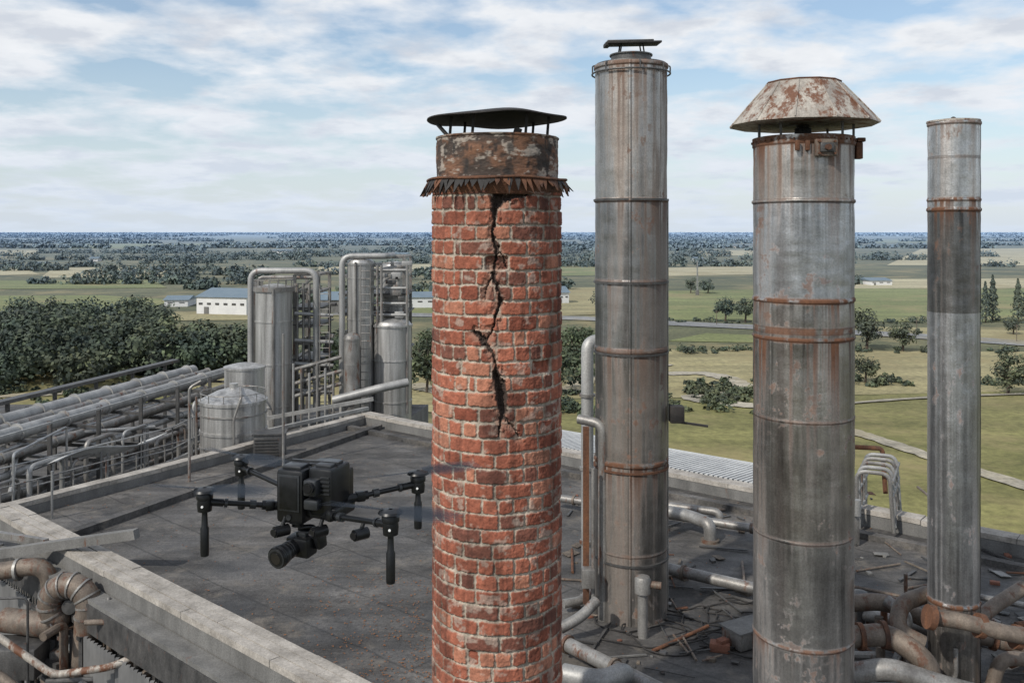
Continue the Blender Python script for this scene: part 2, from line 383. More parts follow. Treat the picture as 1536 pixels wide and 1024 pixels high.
    b.beam((BX-.60, BY-.2, z1+.12), (BX-.45, BY-.25, z1-.05), .05, .03, 'dark'); b.tube((BX+.2, BY-.5, z1-.02), (BX+.22, BY-.5, z1+.05), .04, 'dark')
    b.obj('cap_brackets', e)
brick_chimney()

# ------------------------------------------------------------ steel stacks
def stack_body(name, parent, cx, cy, R, zb, zt, rings, seed, sections, seamth=(), grime=.5, nt_=420, nz=900):
    th = np.arange(nt_)/nt_; zs = np.linspace(zb, zt, nz); U, Z = np.meshgrid(th, zs); V = (Z-zb)/(zt-zb)
    T = U*2*np.pi-np.pi
    s1 = fb(U, V, 11, 2, seed, 6, .68); s2 = fb(U, V, 6, 2, seed+50, 4, .6); s3 = fb(U, V, 48, 1, seed+90, 3, .7); n4 = fb(U, V, 26, 40, seed+7, 5, .65)
    s5 = fb(U, V, 5, 9, seed+77, 6, .62)
    tone = np.zeros_like(Z); tint = np.zeros(Z.shape+(3,))
    for za, zb2, t, c in sections:
        m = (Z >= za) & (Z < zb2); tone[m] = t; tint[m] = c
    c = tint*(tone*(.72+.62*(s1-.5)*1.7+.5*(s2-.5)+.42*(s3-.5)+.5*(s5-.5)))[..., None]*1.14
    met = np.full_like(Z, .9)
    brown = np.clip(ss(s2*.5+s1*.5, .48, .62)*grime+ss(s3*.6+s1*.4, .54, .68)*grime*.9, 0, .9)
    c = lerp(c, np.array([.125, .085, .058]), brown*.72)
    Rr = np.full_like(Z, R)+(s2-.5)*.008+(fb(U, V, 7, 26, seed+3, 3)-.5)*.014
    rust = np.zeros_like(Z)
    for zr, pr, wd, rl, L in rings:
        d = np.abs(Z-zr-(fb(U, V, 12, 4, seed+1)-.5)*.008); Rr = Rr+pr*(1-ss(d, wd*.5, wd*.5+.012))
        rust = np.maximum(rust, rl*(1-ss(d, wd*.5, wd*.5+.025+.03*n4))*ss(n4, .25, .55))
        if L > 0:
            dd = zr-Z; f = np.where(dd > 0, np.exp(-np.maximum(dd, 0)/(L*(.25+2.4*s1**2))), 0)
            rust = np.maximum(rust, rl*f*ss(s3*.6+s1*.5, .48, .64))
            dk = np.where(dd > 0, np.exp(-np.maximum(dd, 0)/(L*1.4+.1)), 0)*ss(s3, .42, .58)*.5*min(1, rl); c = c*(1-dk)[..., None]
        c = c*(1-.5*(1-ss(np.abs(d-wd*.5-.008), 0, .014)))[..., None]
    for t0 in seamth:
        d = np.abs(T-t0)*R; Rr = Rr+.012*(1-ss(d, .012, .022)); c = c*(1-.5*(1-ss(np.abs(d-.022), 0, .018)))[..., None]
    spots = ss(fb(U, V, 30, 50, seed+200, 5, .65), .60, .70)*.7*ss(s5, .42, .6); rust = np.maximum(rust, spots)
    rcol = lerp(np.array([.05, .022, .014]), np.array([.20, .09, .045]), n4)
    c = lerp(c, rcol, np.clip(rust, 0, 1)); met = met*(1-np.clip(rust*1.1+brown*.45, 0, .95))
    return gridcyl(name, parent, cx, cy, Rr, zs, np.concatenate([np.clip(c, 0, 1), met[..., None]], -1), 'vcol')

def zy(py, D): return CZ-(py-348)/F*D
GR = np.array([1, .98, .95]); WM = np.array([1, .945, .88]); BLs = np.array([.99, 1., 1.01])
D2 = 14.4; S2x = (946.5-768)/F*D2; R2 = 53.5/F*D2
def stack2():
    e = empty('steel_chimney', (S2x, D2, 0)); z = lambda y: zy(y, D2-R2*.7); zt = zy(99, D2)
    rings = [(z(300), .02, .035, .6, .35), (z(422), .008, .02, .4, .2), (z(526), .012, .05, .6, .4), (z(696), .022, .05, 1., .55), (z(830), .006, .02, .4, .2), (zt-.03, .02, .05, .7, .9)]
    secs = [(-1, z(696), .50, WM), (z(696), z(526), .38, WM), (z(526), z(300), .42, GR), (z(300), 99, .58, WM)]
    stack_body('stack_shell', e, S2x, D2, R2, 0, zt, rings, 11, secs, (-.16, 1.9, -2.), .85)
    b = B(); b.lathe(S2x, D2, [(R2*.99, zt-.01), (R2*.98, zt+.02), (R2*.56, zt+.06), (R2*.56, zt+.15), (R2*.60, zt+.15), (R2*.60, zt+.17), (.1, zt+.19)], 'darksteel', 48)
    b.obj('stack_neck', e)
    b = B(); zp = zy(66, D2)
    Rm = Matrix.Rotation(-.02, 3, 'Y')@Matrix.Rotation(.08, 3, 'X')
    b.box((S2x+.03, D2, zp), (.84, .5, .03), 'dark', R=Rm, bev=.006); b.box((S2x-.03, D2, zp+.03), (.72, .42, .025), 'darksteel', R=Rm, bev=.005); b.box((S2x-.38, D2, zp-.02), (.08, .4, .06), 'dark', R=Rm, bev=.01)
    for dx, dy in ((-.2, -.15), (.2, -.15), (-.2, .15), (.2, .15)): b.tube((S2x+dx, D2+dy, zt+.1), (S2x+dx*.8, D2+dy, zp), .012, 'dark', 8)
    b.obj('rain_plate', e)
    b = B(); zr = zy(112, D2)
    pts = [(S2x+(R2+.05)*math.sin(a), D2-(R2+.05)*math.cos(a), zr) for a in [2*math.pi*k/48 for k in range(49)]]
    b.path(pts, .014, 'darksteel', 8, .01)
    for a in (-1.5, -.8, 0.1, .8, 1.5, 2.5, -2.5):
        b.path([(S2x+(R2+.05)*math.sin(a), D2-(R2+.05)*math.cos(a), zr), (S2x+(R2+.05)*math.sin(a), D2-(R2+.05)*math.cos(a), zr+.12), (S2x+(R2-.02)*math.sin(a), D2-(R2-.02)*math.cos(a), zr+.14)], .012, 'darksteel', 6, .02)
    b.obj('guy_ring', e)
    b = B(); b.tube((S2x+(R2+.03)*.985, D2+.05, .0), (S2x+(R2+.03)*.985, D2+.05, zy(300, D2)), .018, 'galvr', 8)
    for y in (300, 422, 526, 696, 830): b.lathe(S2x, D2, [(R2+.005, zy(y, D2)-.02), (R2+.028, zy(y, D2)-.02), (R2+.028, zy(y, D2)+.01), (R2+.005, zy(y, D2)+.01)], 'darksteel' if y != 696 else 'rust', 64)
    b.box((S2x+R2+.12, D2-.2, zy(617, D2)), (.22, .2, .26), 'dark', bev=.02); b.beam((S2x+R2+.1, D2-.2, zy(628, D2)), (S2x+R2+.6, D2-.25, zy(634, D2)), .05, .03, 'dark')
    b.obj('clamp_bands', e)
stack2()
D3 = 11.2; S3x = (1204.5-768)/F*D3; R3 = 72.5/F*D3
def stack3():
    e = empty('steel_chimney', (S3x, D3, 0)); z = lambda y: zy(y, D3-R3*.8); zt = zy(208, D3)
    rings = [(zt-.05, .012, .10, 1.1, .7), (z(301), .018, .025, .6, .2), (z(452), .014, .03, 1.1, .3), (z(497), 0., .05, .9, .05), (z(510), .012, .02, 1.2, 1.1), (z(632), .006, .012, .5, .35), (z(812), .006, .015, .4, .25), (z(972), .010, .02, .9, .3)]
    secs = [(-1, z(812), .62, GR), (z(812), z(632), .56, WM), (z(632), z(510), .60, WM), (z(510), z(452), .62, WM), (z(452), z(301), .72, BLs), (z(301), 99, .64, WM)]
    stack_body('stack_shell', e, S3x, D3, R3, 0, zt, rings, 31, secs, (2.2,), .65)
    b = B(); b.lathe(S3x, D3, [(R3*.9, zt-.4), (R3*.985, zt-.01), (R3*1.0, zt+.004), (R3*.93, zt+.006), (R3*.9, zt-.1)], 'dark', 48)
    b.lathe(S3x, D3, [(.10, zt-.2), (.10, zt+.12), (.075, zt+.13), (.075, zt+.16), (.10, zt+.17), (.10, zt+.19), (.075, zt+.2), (.10, zt+.23), (.07, zt+.25), (.07, zt+.45)], 'dark', 20)
    b.obj('flue_core', e)
    b = B(); zr = zy(187, D3); Ro = 108.5/F*D3; Ri = 56/F*D3; zc = zy(128, D3); seg = 12
    prof = [(Ro-.02, zr-.015), (Ro, zr-.012), (Ro*.99, zr+.006), ((Ro+Ri)/2*.995, (zr+zc)/2), (Ri, zc), (Ri*.93, zc+.035), (Ri*.4, zc+.05)]
    b.lathe(S3x, D3, prof, 'caprust', seg, .12); b.lathe(S3x, D3, [(Ro-.03, zr-.013), (Ri*.95, zc-.03), (.1, zc-.02)], 'dark', seg, .12)
    for k in range(seg):
        a = 2*math.pi*k/seg+.12
        q = lambda r, zz: Vector((S3x+r*math.sin(a), D3-r*math.cos(a), zz))
        b.path([q(Ro, zr), q((Ro+Ri)/2, (zr+zc)/2+.004), q(Ri, zc)], .009, 'caprust', 6, .02)
    b.path([(S3x+Ri*.96*math.sin(a), D3-Ri*.96*math.cos(a), zc+.02) for a in [2*math.pi*k/seg+.12 for k in range(seg+1)]], .014, 'rust', 6, .001)
    b.obj('conical_cowl', e, smooth=12)
    b = B()
    for a in (-1.35, -.75, .55, 1.3, 2.3, -2.3):
        x, y = S3x+(R3-.01)*math.sin(a), D3-(R3-.01)*math.cos(a); b.beam((x, y, zt-.1), (x+.0, y, zr+.06), .025, .018, 'darksteel')
    for k in range(40):
        a = 2*math.pi*k/40; b.box((S3x+(R3+.015)*math.sin(a), D3-(R3+.015)*math.cos(a), zt-.05), (.02, .02, .02), 'rust', rot=a)
    x0 = S3x+.06; y0 = D3-R3-.05; zz = zy(222, D3-R3)
    b.box((x0, y0, zz), (.26, .06, .2), 'rustpipe', bev=.012); b.box((x0, y0-.04, zz), (.16, .04, .11), 'darksteel', bev=.01)
    for dx in (-.09, .09):
        for dz in (-.07, .07): b.tube((x0+dx, y0-.03, zz+dz), (x0+dx, y0-.06, zz+dz), .014, 'rust', 8)
    for dx in (-.2, -.32): b.box((x0+dx, y0+.04, zz+.03), (.05, .05, .12), 'rust', bev=.01)
    b.tube((x0, y0-.05, zz), (x0, y0-.1, zz), .035, 'rust', 12)
    x1 = S3x+R3+.03; b.box((x1, D3-.15, zy(228, D3)), (.08, .1, .2), 'rust', bev=.01); b.box((x1+.02, D3-.15, zy(212, D3)), (.1, .12, .05), 'rust', bev=.01)
    b.obj('cowl_clamp_and_posts', e)
stack3()
D4 = 12.2; S4x = (1430-768)/F*D4; R4 = 35.5/F*D4
def stack4():
    e = empty('steel_chimney', (S4x, D4, 0)); z = lambda y: zy(y, D4-R4*.8); zt = zy(183, D4)
    rings = [(z(299), .010, .02, 1., .3), (z(314), .014, .03, 1.1, .2), (z(910), .014, .03, 1.1, .12), (zt-.03, .012, .03, .7, .3), (z(235), 0, .005, .3, .2)]
    zq = z(470)
    secs = [(-1, z(910), .34, WM), (z(910), z(560), .56, BLs), (z(560), zq, .60, BLs), (zq, z(314), .27, GR), (z(314), 99, .80, GR)]
    stack_body('stack_shell', e, S4x, D4, R4, 0, zt, rings, 57, secs, (1.2,), .45, 260, 900)
    b = B(); b.lathe(S4x, D4, [(R4*.9, zt-.02), (R4*1.05, zt-.01), (R4*1.05, zt+.012), (R4*.5, zt+.035), (.03, zt+.04)], 'caprust', 40); b.lathe(S4x, D4, [(.03, zt+.03), (.03, zt+.06), (.01, zt+.07)], 'dark', 10)
    b.obj('flat_lid', e)
stack4()

# ------------------------------------------------------------ roof building
O = Vector((-10.65, 18.9, 0)); C = Vector((-4.6, 28.6, 0)); RR = C+Vector((.7696, -.6385, 0))*30; NR = O+Vector((.75, -.661, 0))*30
def quadprism(b, pts, z0, z1, mat, matside=None):
    n = len(pts); vs = [(p[0], p[1], z0) for p in pts]+[(p[0], p[1], z1) for p in pts]
    b.add(vs, [list(range(n))[::-1], [n+i for i in range(n)]], mat)
    b.add(vs, [(i, (i+1) % n, n+(i+1) % n, n+i) for i in range(n)], matside or mat)
def perp(a, c): d = (c-a).normalized(); return Vector((-d.y, d.x, 0))
e = empty('factory_building', (0, 14, GZ))
b = B(); quadprism(b, [O, NR, RR, C], GZ, -.3, 'fascia'); b.obj('walls', e)
b = B(); quadprism(b, [O, NR, RR, C], -.3, 0., 'roof', 'fascia'); b.obj('flat_roof', e)
def coping(b, a, c, w, h, zlow, mat='concrete', step=1.6, boards=1):
    a = Vector(a); c = Vector(c); d = (c-a); L = d.length; d.normalize(); n = Vector((-d.y, d.x, 0)); r = random.Random(int(L*100))
    for j in range(boards):
        off = (j-(boards-1)/2)*w/boards; t = r.uniform(-step, 0)
        while t < L:
            t2 = min(L, t+step*r.uniform(.85, 1.15)); p0 = a+d*(max(0, t)+.006)+n*off; p1 = a+d*(t2-.006)+n*off; dz = r.uniform(-.012, .012)
            if t2 > .05: b.beam(p0+Vector((0, 0, h-.05+dz)), p1+Vector((0, 0, h-.05+dz+r.uniform(-.004, .004))), w/boards-.016, .1, mat)
            t = t2
    b.beam(a+Vector((0, 0, (zlow+h-.1)/2)), c+Vector((0, 0, (zlow+h-.1)/2)), w*.9, h-.1-zlow, 'fascia')
b = B()
coping(b, O, NR, .52, .36, -.29, boards=3, step=2.2)
nrm = -perp(O, NR)
b2 = nrm*.42
b.beam(O+b2*1.0+Vector((0, 0, -.02)), NR+b2*1.0+Vector((0, 0, -.02)), .30, .07, 'fascia')
b.beam(O+b2*1.35+Vector((0, 0, -.28)), NR+b2*1.35+Vector((0, 0, -.28)), .06, .45, 'darksteel')
b.obj('near_parapet', e)
b = B(); coping(b, O, C, .32, .3, -.29, 'concrete', 1.3); n_in = -perp(O, C)
b.beam(O+n_in*1.0+Vector((1., -.8, .07)), C+n_in*1.0+Vector((-.3, -.3, .07)), .22, .14, 'roof'); b.obj('left_parapet', e)
b = B(); coping(b, C, RR, .38, .34, -.29, 'concrete', 1.9); n_in2 = -perp(C, RR)
b.beam(C+n_in2*.9+Vector((.2, -.2, .06)), RR+n_in2*.9+Vector((0, 0, .06)), .2, .12, 'roof'); b.obj('far_parapet', e)
b = B(); d = (NR-O).normalized(); base = O+nrm*.64
t = 0
while t < 22:
    p = base+d*t
    win = int(t/1.1) % 5 in (3, 4) and t < 8
    if not win:
        for k in range(9):
            q = p+d*(k*.12+.06); b.beam(q+Vector((0, 0, -6)), q+Vector((0, 0, -.55)), .06, .05, 'corr')
    else:
        q0 = p+nrm*.0
        b.beam(q0+d*.05+Vector((0, 0, -1.15)), q0+d*1.05+Vector((0, 0, -1.15)), .04, .9, 'glass')
        for s_ in (.03, .36, .70, 1.05): b.beam(q0+nrm*.03+d*s_+Vector((0, 0, -1.7)), q0+nrm*.03+d*s_+Vector((0, 0, -.6)), .06, .05, 'darksteel')
        for zz in (-1.7, -1.15, -.6): b.beam(q0+nrm*.04+Vector((0, 0, zz)), q0+nrm*.04+d*1.08+Vector((0, 0, zz)), .06, .06, 'darksteel')
    t += 1.1
b.obj('corrugated_cladding', e)

pl = empty('annex_building', (-14, 25, GZ))
b = B(); quadprism(b, [O+Vector((-.25, .2, 0)), C+Vector((-.25, .2, 0)), Vector((-3.4, 37, 0)), Vector((-24, 37, 0)), Vector((-24, 18.9, 0))], GZ, -1.0, 'roof', 'fascia'); b.obj('annex_block', pl)
b = B(); o2 = O+nrm*.5; quadprism(b, [o2, o2+nrm*9+Vector((-3, 0, 0)), NR+nrm*9, NR+nrm*.5], GZ, -2.2, 'roof', 'fascia'); quadprism(b, [o2+Vector((-.3, 0, 0)), Vector((-24, 18.8, 0)), Vector((-24, 10, 0)), o2+nrm*9+Vector((-3.05, 0, 0))], GZ, -2.21, 'roof', 'fascia'); b.obj('lower_roof', pl)
b = B(); n_out = perp(C, RR); dd = (RR-C).normalized()
for k in range(68):
    p = C+dd*(4.9+k*.125)
    b.beam(p+n_out*.30+Vector((0, 0, .30)), p+n_out*2.5+Vector((0, 0, .16)), .075, .045, 'white')
b.beam(C+dd*4.8+n_out*1.4+Vector((0, 0, .17)), C+dd*13.4+n_out*1.4+Vector((0, 0, .17)), 2.2, .03, 'white')
b.beam(C+dd*4.8+n_out*1.1+Vector((0, 0, -6.95)), C+dd*13.2+n_out*1.1+Vector((0, 0, -6.95)), 1.5, 14., 'fascia')
b.obj('lean_to_roof')

# ------------------------------------------------------------ left plant
def railing(name, pts, h=1., zoff=0, mat='galvp', r=.022, step=1.2):
    b = B()
    for a, c in zip(pts[:-1], pts[1:]):
        a = Vector(a); c = Vector(c); L = (c-a).length; n = max(1, int(L/step))
        for k in range(n+1): p = a+(c-a)*k/n; b.tube(p, p+Vector((0, 0, h)), r, mat, 8)
        for f in (.5, 1.): b.tube(a+Vector((0, 0, h*f)), c+Vector((0, 0, h*f)), r*.9, mat, 8)
    return b.obj(name)
b = B(); A0 = Vector((-13.2, 19.2, 0)); A1 = Vector((-10.3, 32.5, 0)); dr = (A1-A0).normalized(); pr = Vector((dr.y, -dr.x, 0))
for off, z, r, mt in ((.0, .98, .18, 'galvp'), (-.6, 1.0, .12, 'galvr'), (-1.2, 1.02, .2, 'galvp'), (.5, .62, .11, 'galvr'), (.05, .45, .14, 'galvr'), (-.7, .35, .15, 'galvr'), (.6, .2, .09, 'galvp'), (.1, .02, .08, 'galvr'), (.75, -.25, .11, 'galvr'), (-1.7, 1.0, .10, 'galvr'), (.3, -.5, .1, 'galvp')):
    a = A0+pr*off+Vector((0, 0, z)); c = A1+pr*off+Vector((0, 0, z)); b.tube(a, c, r, mt, 16); b.flanges(a, c, r, mt, 1.7+off*.2, .05, .3+abs(off))
b.obj('pipe_rack')
b = B()
for k in range(8):
    p = A0+dr*(k*1.85)
    for off in (-1.9, .95): b.beam(p+pr*off+Vector((0, 0, -1)), p+pr*off+Vector((0, 0, 1.32)), .09, .09, 'darksteel')
    for z in (-.12, .25, .78): b.beam(p+pr*-1.9+Vector((0, 0, z)), p+pr*.95+Vector((0, 0, z)), .09, .07, 'darksteel')
b.beam(A0+pr*1.02+Vector((0, 0, 1.28)), A1+pr*1.02+Vector((0, 0, 1.28)), .05, .05, 'galvp')
b.beam(A0+pr*-1.9+Vector((0, 0, 1.36)), A1+pr*-1.9+Vector((0, 0, 1.36)), .3, .1, 'darksteel')
b.obj('rack_frames')
q0 = Vector((-12.3, 19.6, -.6)); q1 = Vector((-9.4, 25.2, -.6)); q2 = Vector((-9.1, 29., -.6))
railing('metal_railing', [q0, q1, q2], 1.2, r=.024, step=1.0)
railing('metal_railing', [q0+Vector((.7, -.5, .1)), q1+Vector((.7, -.5, .1))], .9, r=.02, step=.8, mat='galvr')
b = B(); b.beam(q0+Vector((-.1, .1, -.1)), q1+Vector((-.1, .1, -.1)), 1.2, .08, 'darksteel'); b.obj('walkway_grating')
b = B(); r5 = random.Random(3)
for k in range(9):
    a = A0+dr*(1.2+k*1.15)+pr*(1.25+.25*(k % 3)); h = r5.uniform(.1, .9)
    b.path([a+Vector((0, 0, -1)), a+Vector((0, 0, h)), a+dr*1.1+Vector((0, 0, h)), a+dr*1.1+Vector((0, 0, -1))], .04+.02*(k % 2), ('galvr', 'galvp', 'galvr')[k % 3], 10, .2)
for k in range(7):
    a = A0+pr*(1.15+.17*k)+Vector((0, 0, -.75+.12*(k % 3))); b.tube(a, a+dr*(9+k*.3), .05, ('galvr', 'galvp')[k % 2], 10)
b.path([P(-30, 690, .7), P(30, 668, .7), P(240, 605, .7), P(240, 605, -.8)], .045, 'galv', 10, .2)
b.path([P(15, 740, .1), P(30, 655, .75), P(232, 640, .5)], .05, 'galvp', 10, .2)
for k in range(16):
    a = A0+dr*r5.uniform(.5, 11)+pr*r5.uniform(1.1, 2.4)+Vector((0, 0, -1)); s_ = r5.uniform(.12, .4)
    b.box(a+Vector((0, 0, s_)), (s_, s_*.8, s_*2), r5.choice(['darksteel', 'galvr', 'fascia', 'rustpipe']), rot=r5.uniform(0, 1), bev=.02)
b.obj('service_pipes')
b = B(); p0 = P(60, 700, .45); p1 = P(232, 655, .45); dq = (p1-p0); vs = []; n = 18
for i in range(n+1):
    t = i/n; s_ = .12*math.sin(t*math.pi*2)
    for w in (-.3, .3):
        vs.append(p0+dq*t+Vector((w*.9, w*.6, s_+w*.3)))
for i in range(n+1):
    for w in (0, 1): vs.append(vs[2*i+w]+Vector((0, 0, -.03)))
m0 = 2*(n+1); fs = []
for i in range(n): fs += [(2*i, 2*i+1, 2*i+3, 2*i+2), (m0+2*i, m0+2*i+2, m0+2*i+3, m0+2*i+1), (2*i, 2*i+2, m0+2*i+2, m0+2*i), (2*i+1, m0+2*i+1, m0+2*i+3, 2*i+3)]
b.add(vs, fs, 'white')
for t in (.1, .5, .9): b.tube(p0+dq*t+Vector((0, 0, -1.6)), p0+dq*t+Vector((0, 0, -.0)), .03, 'galv', 8)
b.obj('curved_canopy_sheet')
tx, ty, tr = -7.86, 25.7, .9; e = empty('storage_tank', (tx, ty, -1))
b = B(); z1 = zy(597, ty); b.lathe(tx, ty, [(tr, -1), (tr, .4), (tr+.03, .4), (tr+.03, .48), (tr, .48), (tr, z1-.1), (tr+.04, z1-.1), (tr+.04, z1-.02), (tr, z1), (tr*.5, z1+.22), (.12, z1+.3), (.12, z1+.42), (.02, z1+.43)], 'silo', 40); b.obj('tank_shell', e)
b = B(); b.tube((tx-.95, ty-.3, -1), (tx-.95, ty-.3, z1+.1), .035, 'galvr', 8); b.path([(tx+.3, ty-.88, -1), (tx+.3, ty-.98, .9), (tx+.5, ty-.95, z1+.2), (tx+.2, ty, z1+.3)], .035, 'galvr', 8, .1)
for zz in (0, .9): b.lathe(tx, ty, [(tr+.002, zz), (tr+.03, zz), (tr+.03, zz+.04), (tr+.002, zz+.04)], 'galvr', 40)
for k in range(12):
    a = 2*math.pi*k/12; b.tube((tx+tr*math.sin(a), ty-tr*math.cos(a), z1-.05), (tx+tr*math.sin(a), ty-tr*math.cos(a), z1+.2), .012, 'galvr', 6)
b.path([(tx+tr*math.sin(a), ty-tr*math.cos(a), z1+.2) for a in [2*math.pi*k/24 for k in range(25)]], .012, 'galvr', 6, .01)
b.obj('tank_fittings', e)
b = B(); tx2, ty2 = W(367, 0, 28)[0], 28.; b.lathe(tx2, ty2, [(.6, -1), (.6, zy(552, ty2)), (.63, zy(552, ty2)), (.63, zy(549, ty2)), (.3, zy(545, ty2)), (.05, zy(544, ty2))], 'silo', 32)
b.lathe(tx2, ty2, [(.602, .6), (.64, .6), (.64, .68), (.602, .68)], 'galvr', 32); b.obj('storage_tank')
b = B(); p = P(284, 722); b.path([p, p+Vector((0, 0, 2.25)), p+Vector((.25, .1, 2.4))], .035, 'galvr', 8, .1); p = P(425, 700); b.tube(p, p+Vector((0, 0, 3.4)), .035, 'galvr', 8); p = P(78, 778); b.tube(p, p+Vector((0, 0, 1.0)), .025, 'galv', 8)
b.path([P(20, 755), P(20, 755)+Vector((0, 0, 1.1)), P(100, 705)+Vector((0, 0, 1.1)), P(100, 705)], .03, 'galv', 8, .12); b.obj('pipe_posts')
b = B(); p = P(400, 690); b.box(p+Vector((0, .35, .33)), (.80, .6, .62), 'darksteel', rot=.15, bev=.03)
for k in range(6): b.box(p+Vector((-.02, .035, .12+k*.08)), (.6, .03, .02), 'dark', rot=.15)
b.box(p+Vector((0, .35, .66)), (.86, .66, .04), 'darksteel', rot=.15); b.obj('rooftop_vent_unit')

def vessel(py_top, px, wpx, D, zbot=-1., mat='silo', dome=True, ringstep=1.5, seg=32):
    x = (px-768)/F*D; r = wpx/2/F*D; zt = zy(py_top, D)
    prof = [(r, zbot)]; z = zbot+.8
    while z < zt-.3: prof += [(r, z), (r*1.04, z), (r*1.04, z+.05), (r, z+.05)]; z += ringstep
    prof += [(r, zt-.12), (r*1.07, zt-.12), (r*1.07, zt-.05), (r, zt-.05), (r*.9, zt+.05 if dome else zt), (r*.5, zt+.13 if dome else zt+.01), (.04, zt+.16 if dome else zt+.02)]
    b = B(); b.lathe(x, D, prof, mat, seg); return b, x, r, zt
DS = 34.
b, x, r, zt = vessel(432, 411, 54, DS-1.4)
b.tube((x+.15, DS-1.4-r-.04, -1), (x+.15, DS-1.4-r-.04, zt), .05, 'galvr', 8); b.lathe(x, DS-1.4, [(.6, zt-.1), (.72, zt-.1), (.72, zt+.05), (.3, zt+.12)], 'galvr', 24)
for k in range(14): a = 2*math.pi*k/14; b.tube((x+r*1.05*math.sin(a), DS-1.4-r*1.05*math.cos(a), zt-.1), (x+r*1.05*math.sin(a), DS-1.4-r*1.05*math.cos(a), zt+.3), .018, 'galvr', 5)
b.path([(x+r*1.05*math.sin(a), DS-1.4-r*1.05*math.cos(a), zt+.3) for a in [2*math.pi*k/24 for k in range(25)]], .018, 'galvr', 5, .01)
b.obj('steel_silo')
b, x, r, zt = vessel(428, 380, 16, DS+1.2, mat='galvr'); b.obj('process_column')
b, x, r, zt = vessel(392, 541, 40, DS-.6); b.tube((x-.1, DS-.6-r-.05, -1), (x-.1, DS-.6-r-.05, zt), .04, 'galvr', 8); b.obj('process_column')
b, x, r, zt = vessel(398, 591, 38, DS+1.2); b.obj('process_column')
b, x, r, zt = vessel(484, 589, 56, DS-.5); b.obj('steel_silo')
b, x, r, zt = vessel(505, 528, 24, DS-1.8, mat='galvr'); b.obj('process_column')
def tower(x0, x1, ytop, D, dep=1.6, levels=6, diag=True, mat='galvp'):
    b = B(); a = (x0-768)/F*D; c = (x1-768)/F*D; zt = zy(ytop, D)
    for x in (a, c):
        for y in (D, D+dep): b.beam((x, y, -1), (x, y, zt), .11, .11, mat)
    for k in range(levels+1):
        z = 0+(zt)*k/levels
        for y in (D, D+dep): b.beam((a, y, z), (c, y, z), .08, .09, mat)
        for x in (a, c): b.beam((x, D, z), (x, D+dep, z), .08, .09, mat)
        if k < levels and k % 2 == 0 and diag: z2 = zt*(k+1)/levels; b.beam((a, D, z), (c, D, z2), .05, .05, mat)
        if k in (2, 4, 5): b.box(((a+c)/2, D+dep/2, z+.06), (c-a+.3, dep+.2, .04), 'darksteel')
        if k in (4, 6):
            for y in (D, ): b.tube((a, y, z+.5), (c, y, z+.5), .02, 'galvr', 6); b.tube((a, y, z+.3), (c, y, z+.3), .02, 'galvr', 6)
    return b
b = tower(442, 478, 412, DS-.5, 2., 7, mat='galvr')
a = W(376, 406, DS-.8); c = W(474, 406, DS-.8)
b.path([Vector((a.x, a.y, 1)), a, c, Vector((c.x, c.y, -.5))], .11, 'galvp', 14, .4)
b.path([W(388, 600, DS+.3), W(388, 416, DS+.3), W(470, 416, DS+.3)], .07, 'galvr', 10, .2)
for y in (470, 510, 545, 585): b.tube(W(442, y, DS-.9), W(500, y+3, DS-.7), .07, 'galvp', 10)
for x in (446, 455, 464): b.tube(W(x, 620, DS-.6), W(x, 425, DS-.6), .05, 'galvr', 8)
r9 = random.Random(2)
for k in range(20): x = r9.uniform(440, 500); y = r9.uniform(440, 590); b.box(W(x, y, DS-.4), (r9.uniform(.1, .35), .2, r9.uniform(.1, .3)), r9.choice(['galvr', 'darksteel', 'darksteel']), bev=.02)
b.obj('pipe_tower')
b = tower(514, 606, 386, DS+.4, 2.2, 7, False, mat='galvr')
a = W(513, 384, DS-.9); c = W(582, 384, DS-.9); b.path([Vector((a.x, a.y, -.8)), a, c, c+Vector((0, 1.4, 0))], .11, 'galvp', 14, .4)
for x in (566, 572, 611): b.tube(W(x, 620, DS-.9), W(x, 398, DS-.9), .05, 'galvr', 8)
for y in (405, 432, 455, 472): b.tube(W(560, y, DS-.6), W(612, y, DS-.6), .05, 'galvp', 8)
for k in range(20): x = r9.uniform(562, 612); y = r9.uniform(395, 480); b.box(W(x, y, DS-.5), (r9.uniform(.1, .4), .2, r9.uniform(.08, .25)), r9.choice(['galvr', 'darksteel', 'galvp']), bev=.02)
b.path([W(612, 573, DS-1.9), W(570, 582, DS-2.2), W(500, 600, DS-2.2)], .15, 'galvp', 12, .3)
b.obj('pipe_tower')
b = B()
for y in (535, 556, 575): b.tube(W(438, y+20, DS-1.5), W(512, y, DS-1.2), .07, 'galvr', 10)
for k in range(6): x = 440+k*12; b.tube(W(x, 640, DS-1.8), W(x, 545+7*(k % 3), DS-1.8), .045, ('galvp', 'galvr')[k % 2], 8)
b.beam(W(395, 628, DS-3.), W(560, 598, DS-3.), .12, .12, 'galvp'); b.beam(W(300, 668, DS-7.5), W(552, 612, DS-4.4), .14, .1, 'galvp'); b.obj('pipe_bridge')
def ladder(name, x, y, z0, z1, w=.35):
    b = B()
    for s_ in (-w/2, w/2): b.tube((x+s_, y, z0), (x+s_, y, z1), .02, 'galvr', 6)
    z = z0
    while z < z1: b.tube((x-w/2, y, z), (x+w/2, y, z), .014, 'galvr', 6); z += .28
    b.obj(name)
ladder('access_ladder', W(487, 0, DS-1.)[0], DS-1., -1, zy(430, DS)); ladder('access_ladder', W(556, 0, DS)[0], DS-1.2, -1, zy(395, DS))

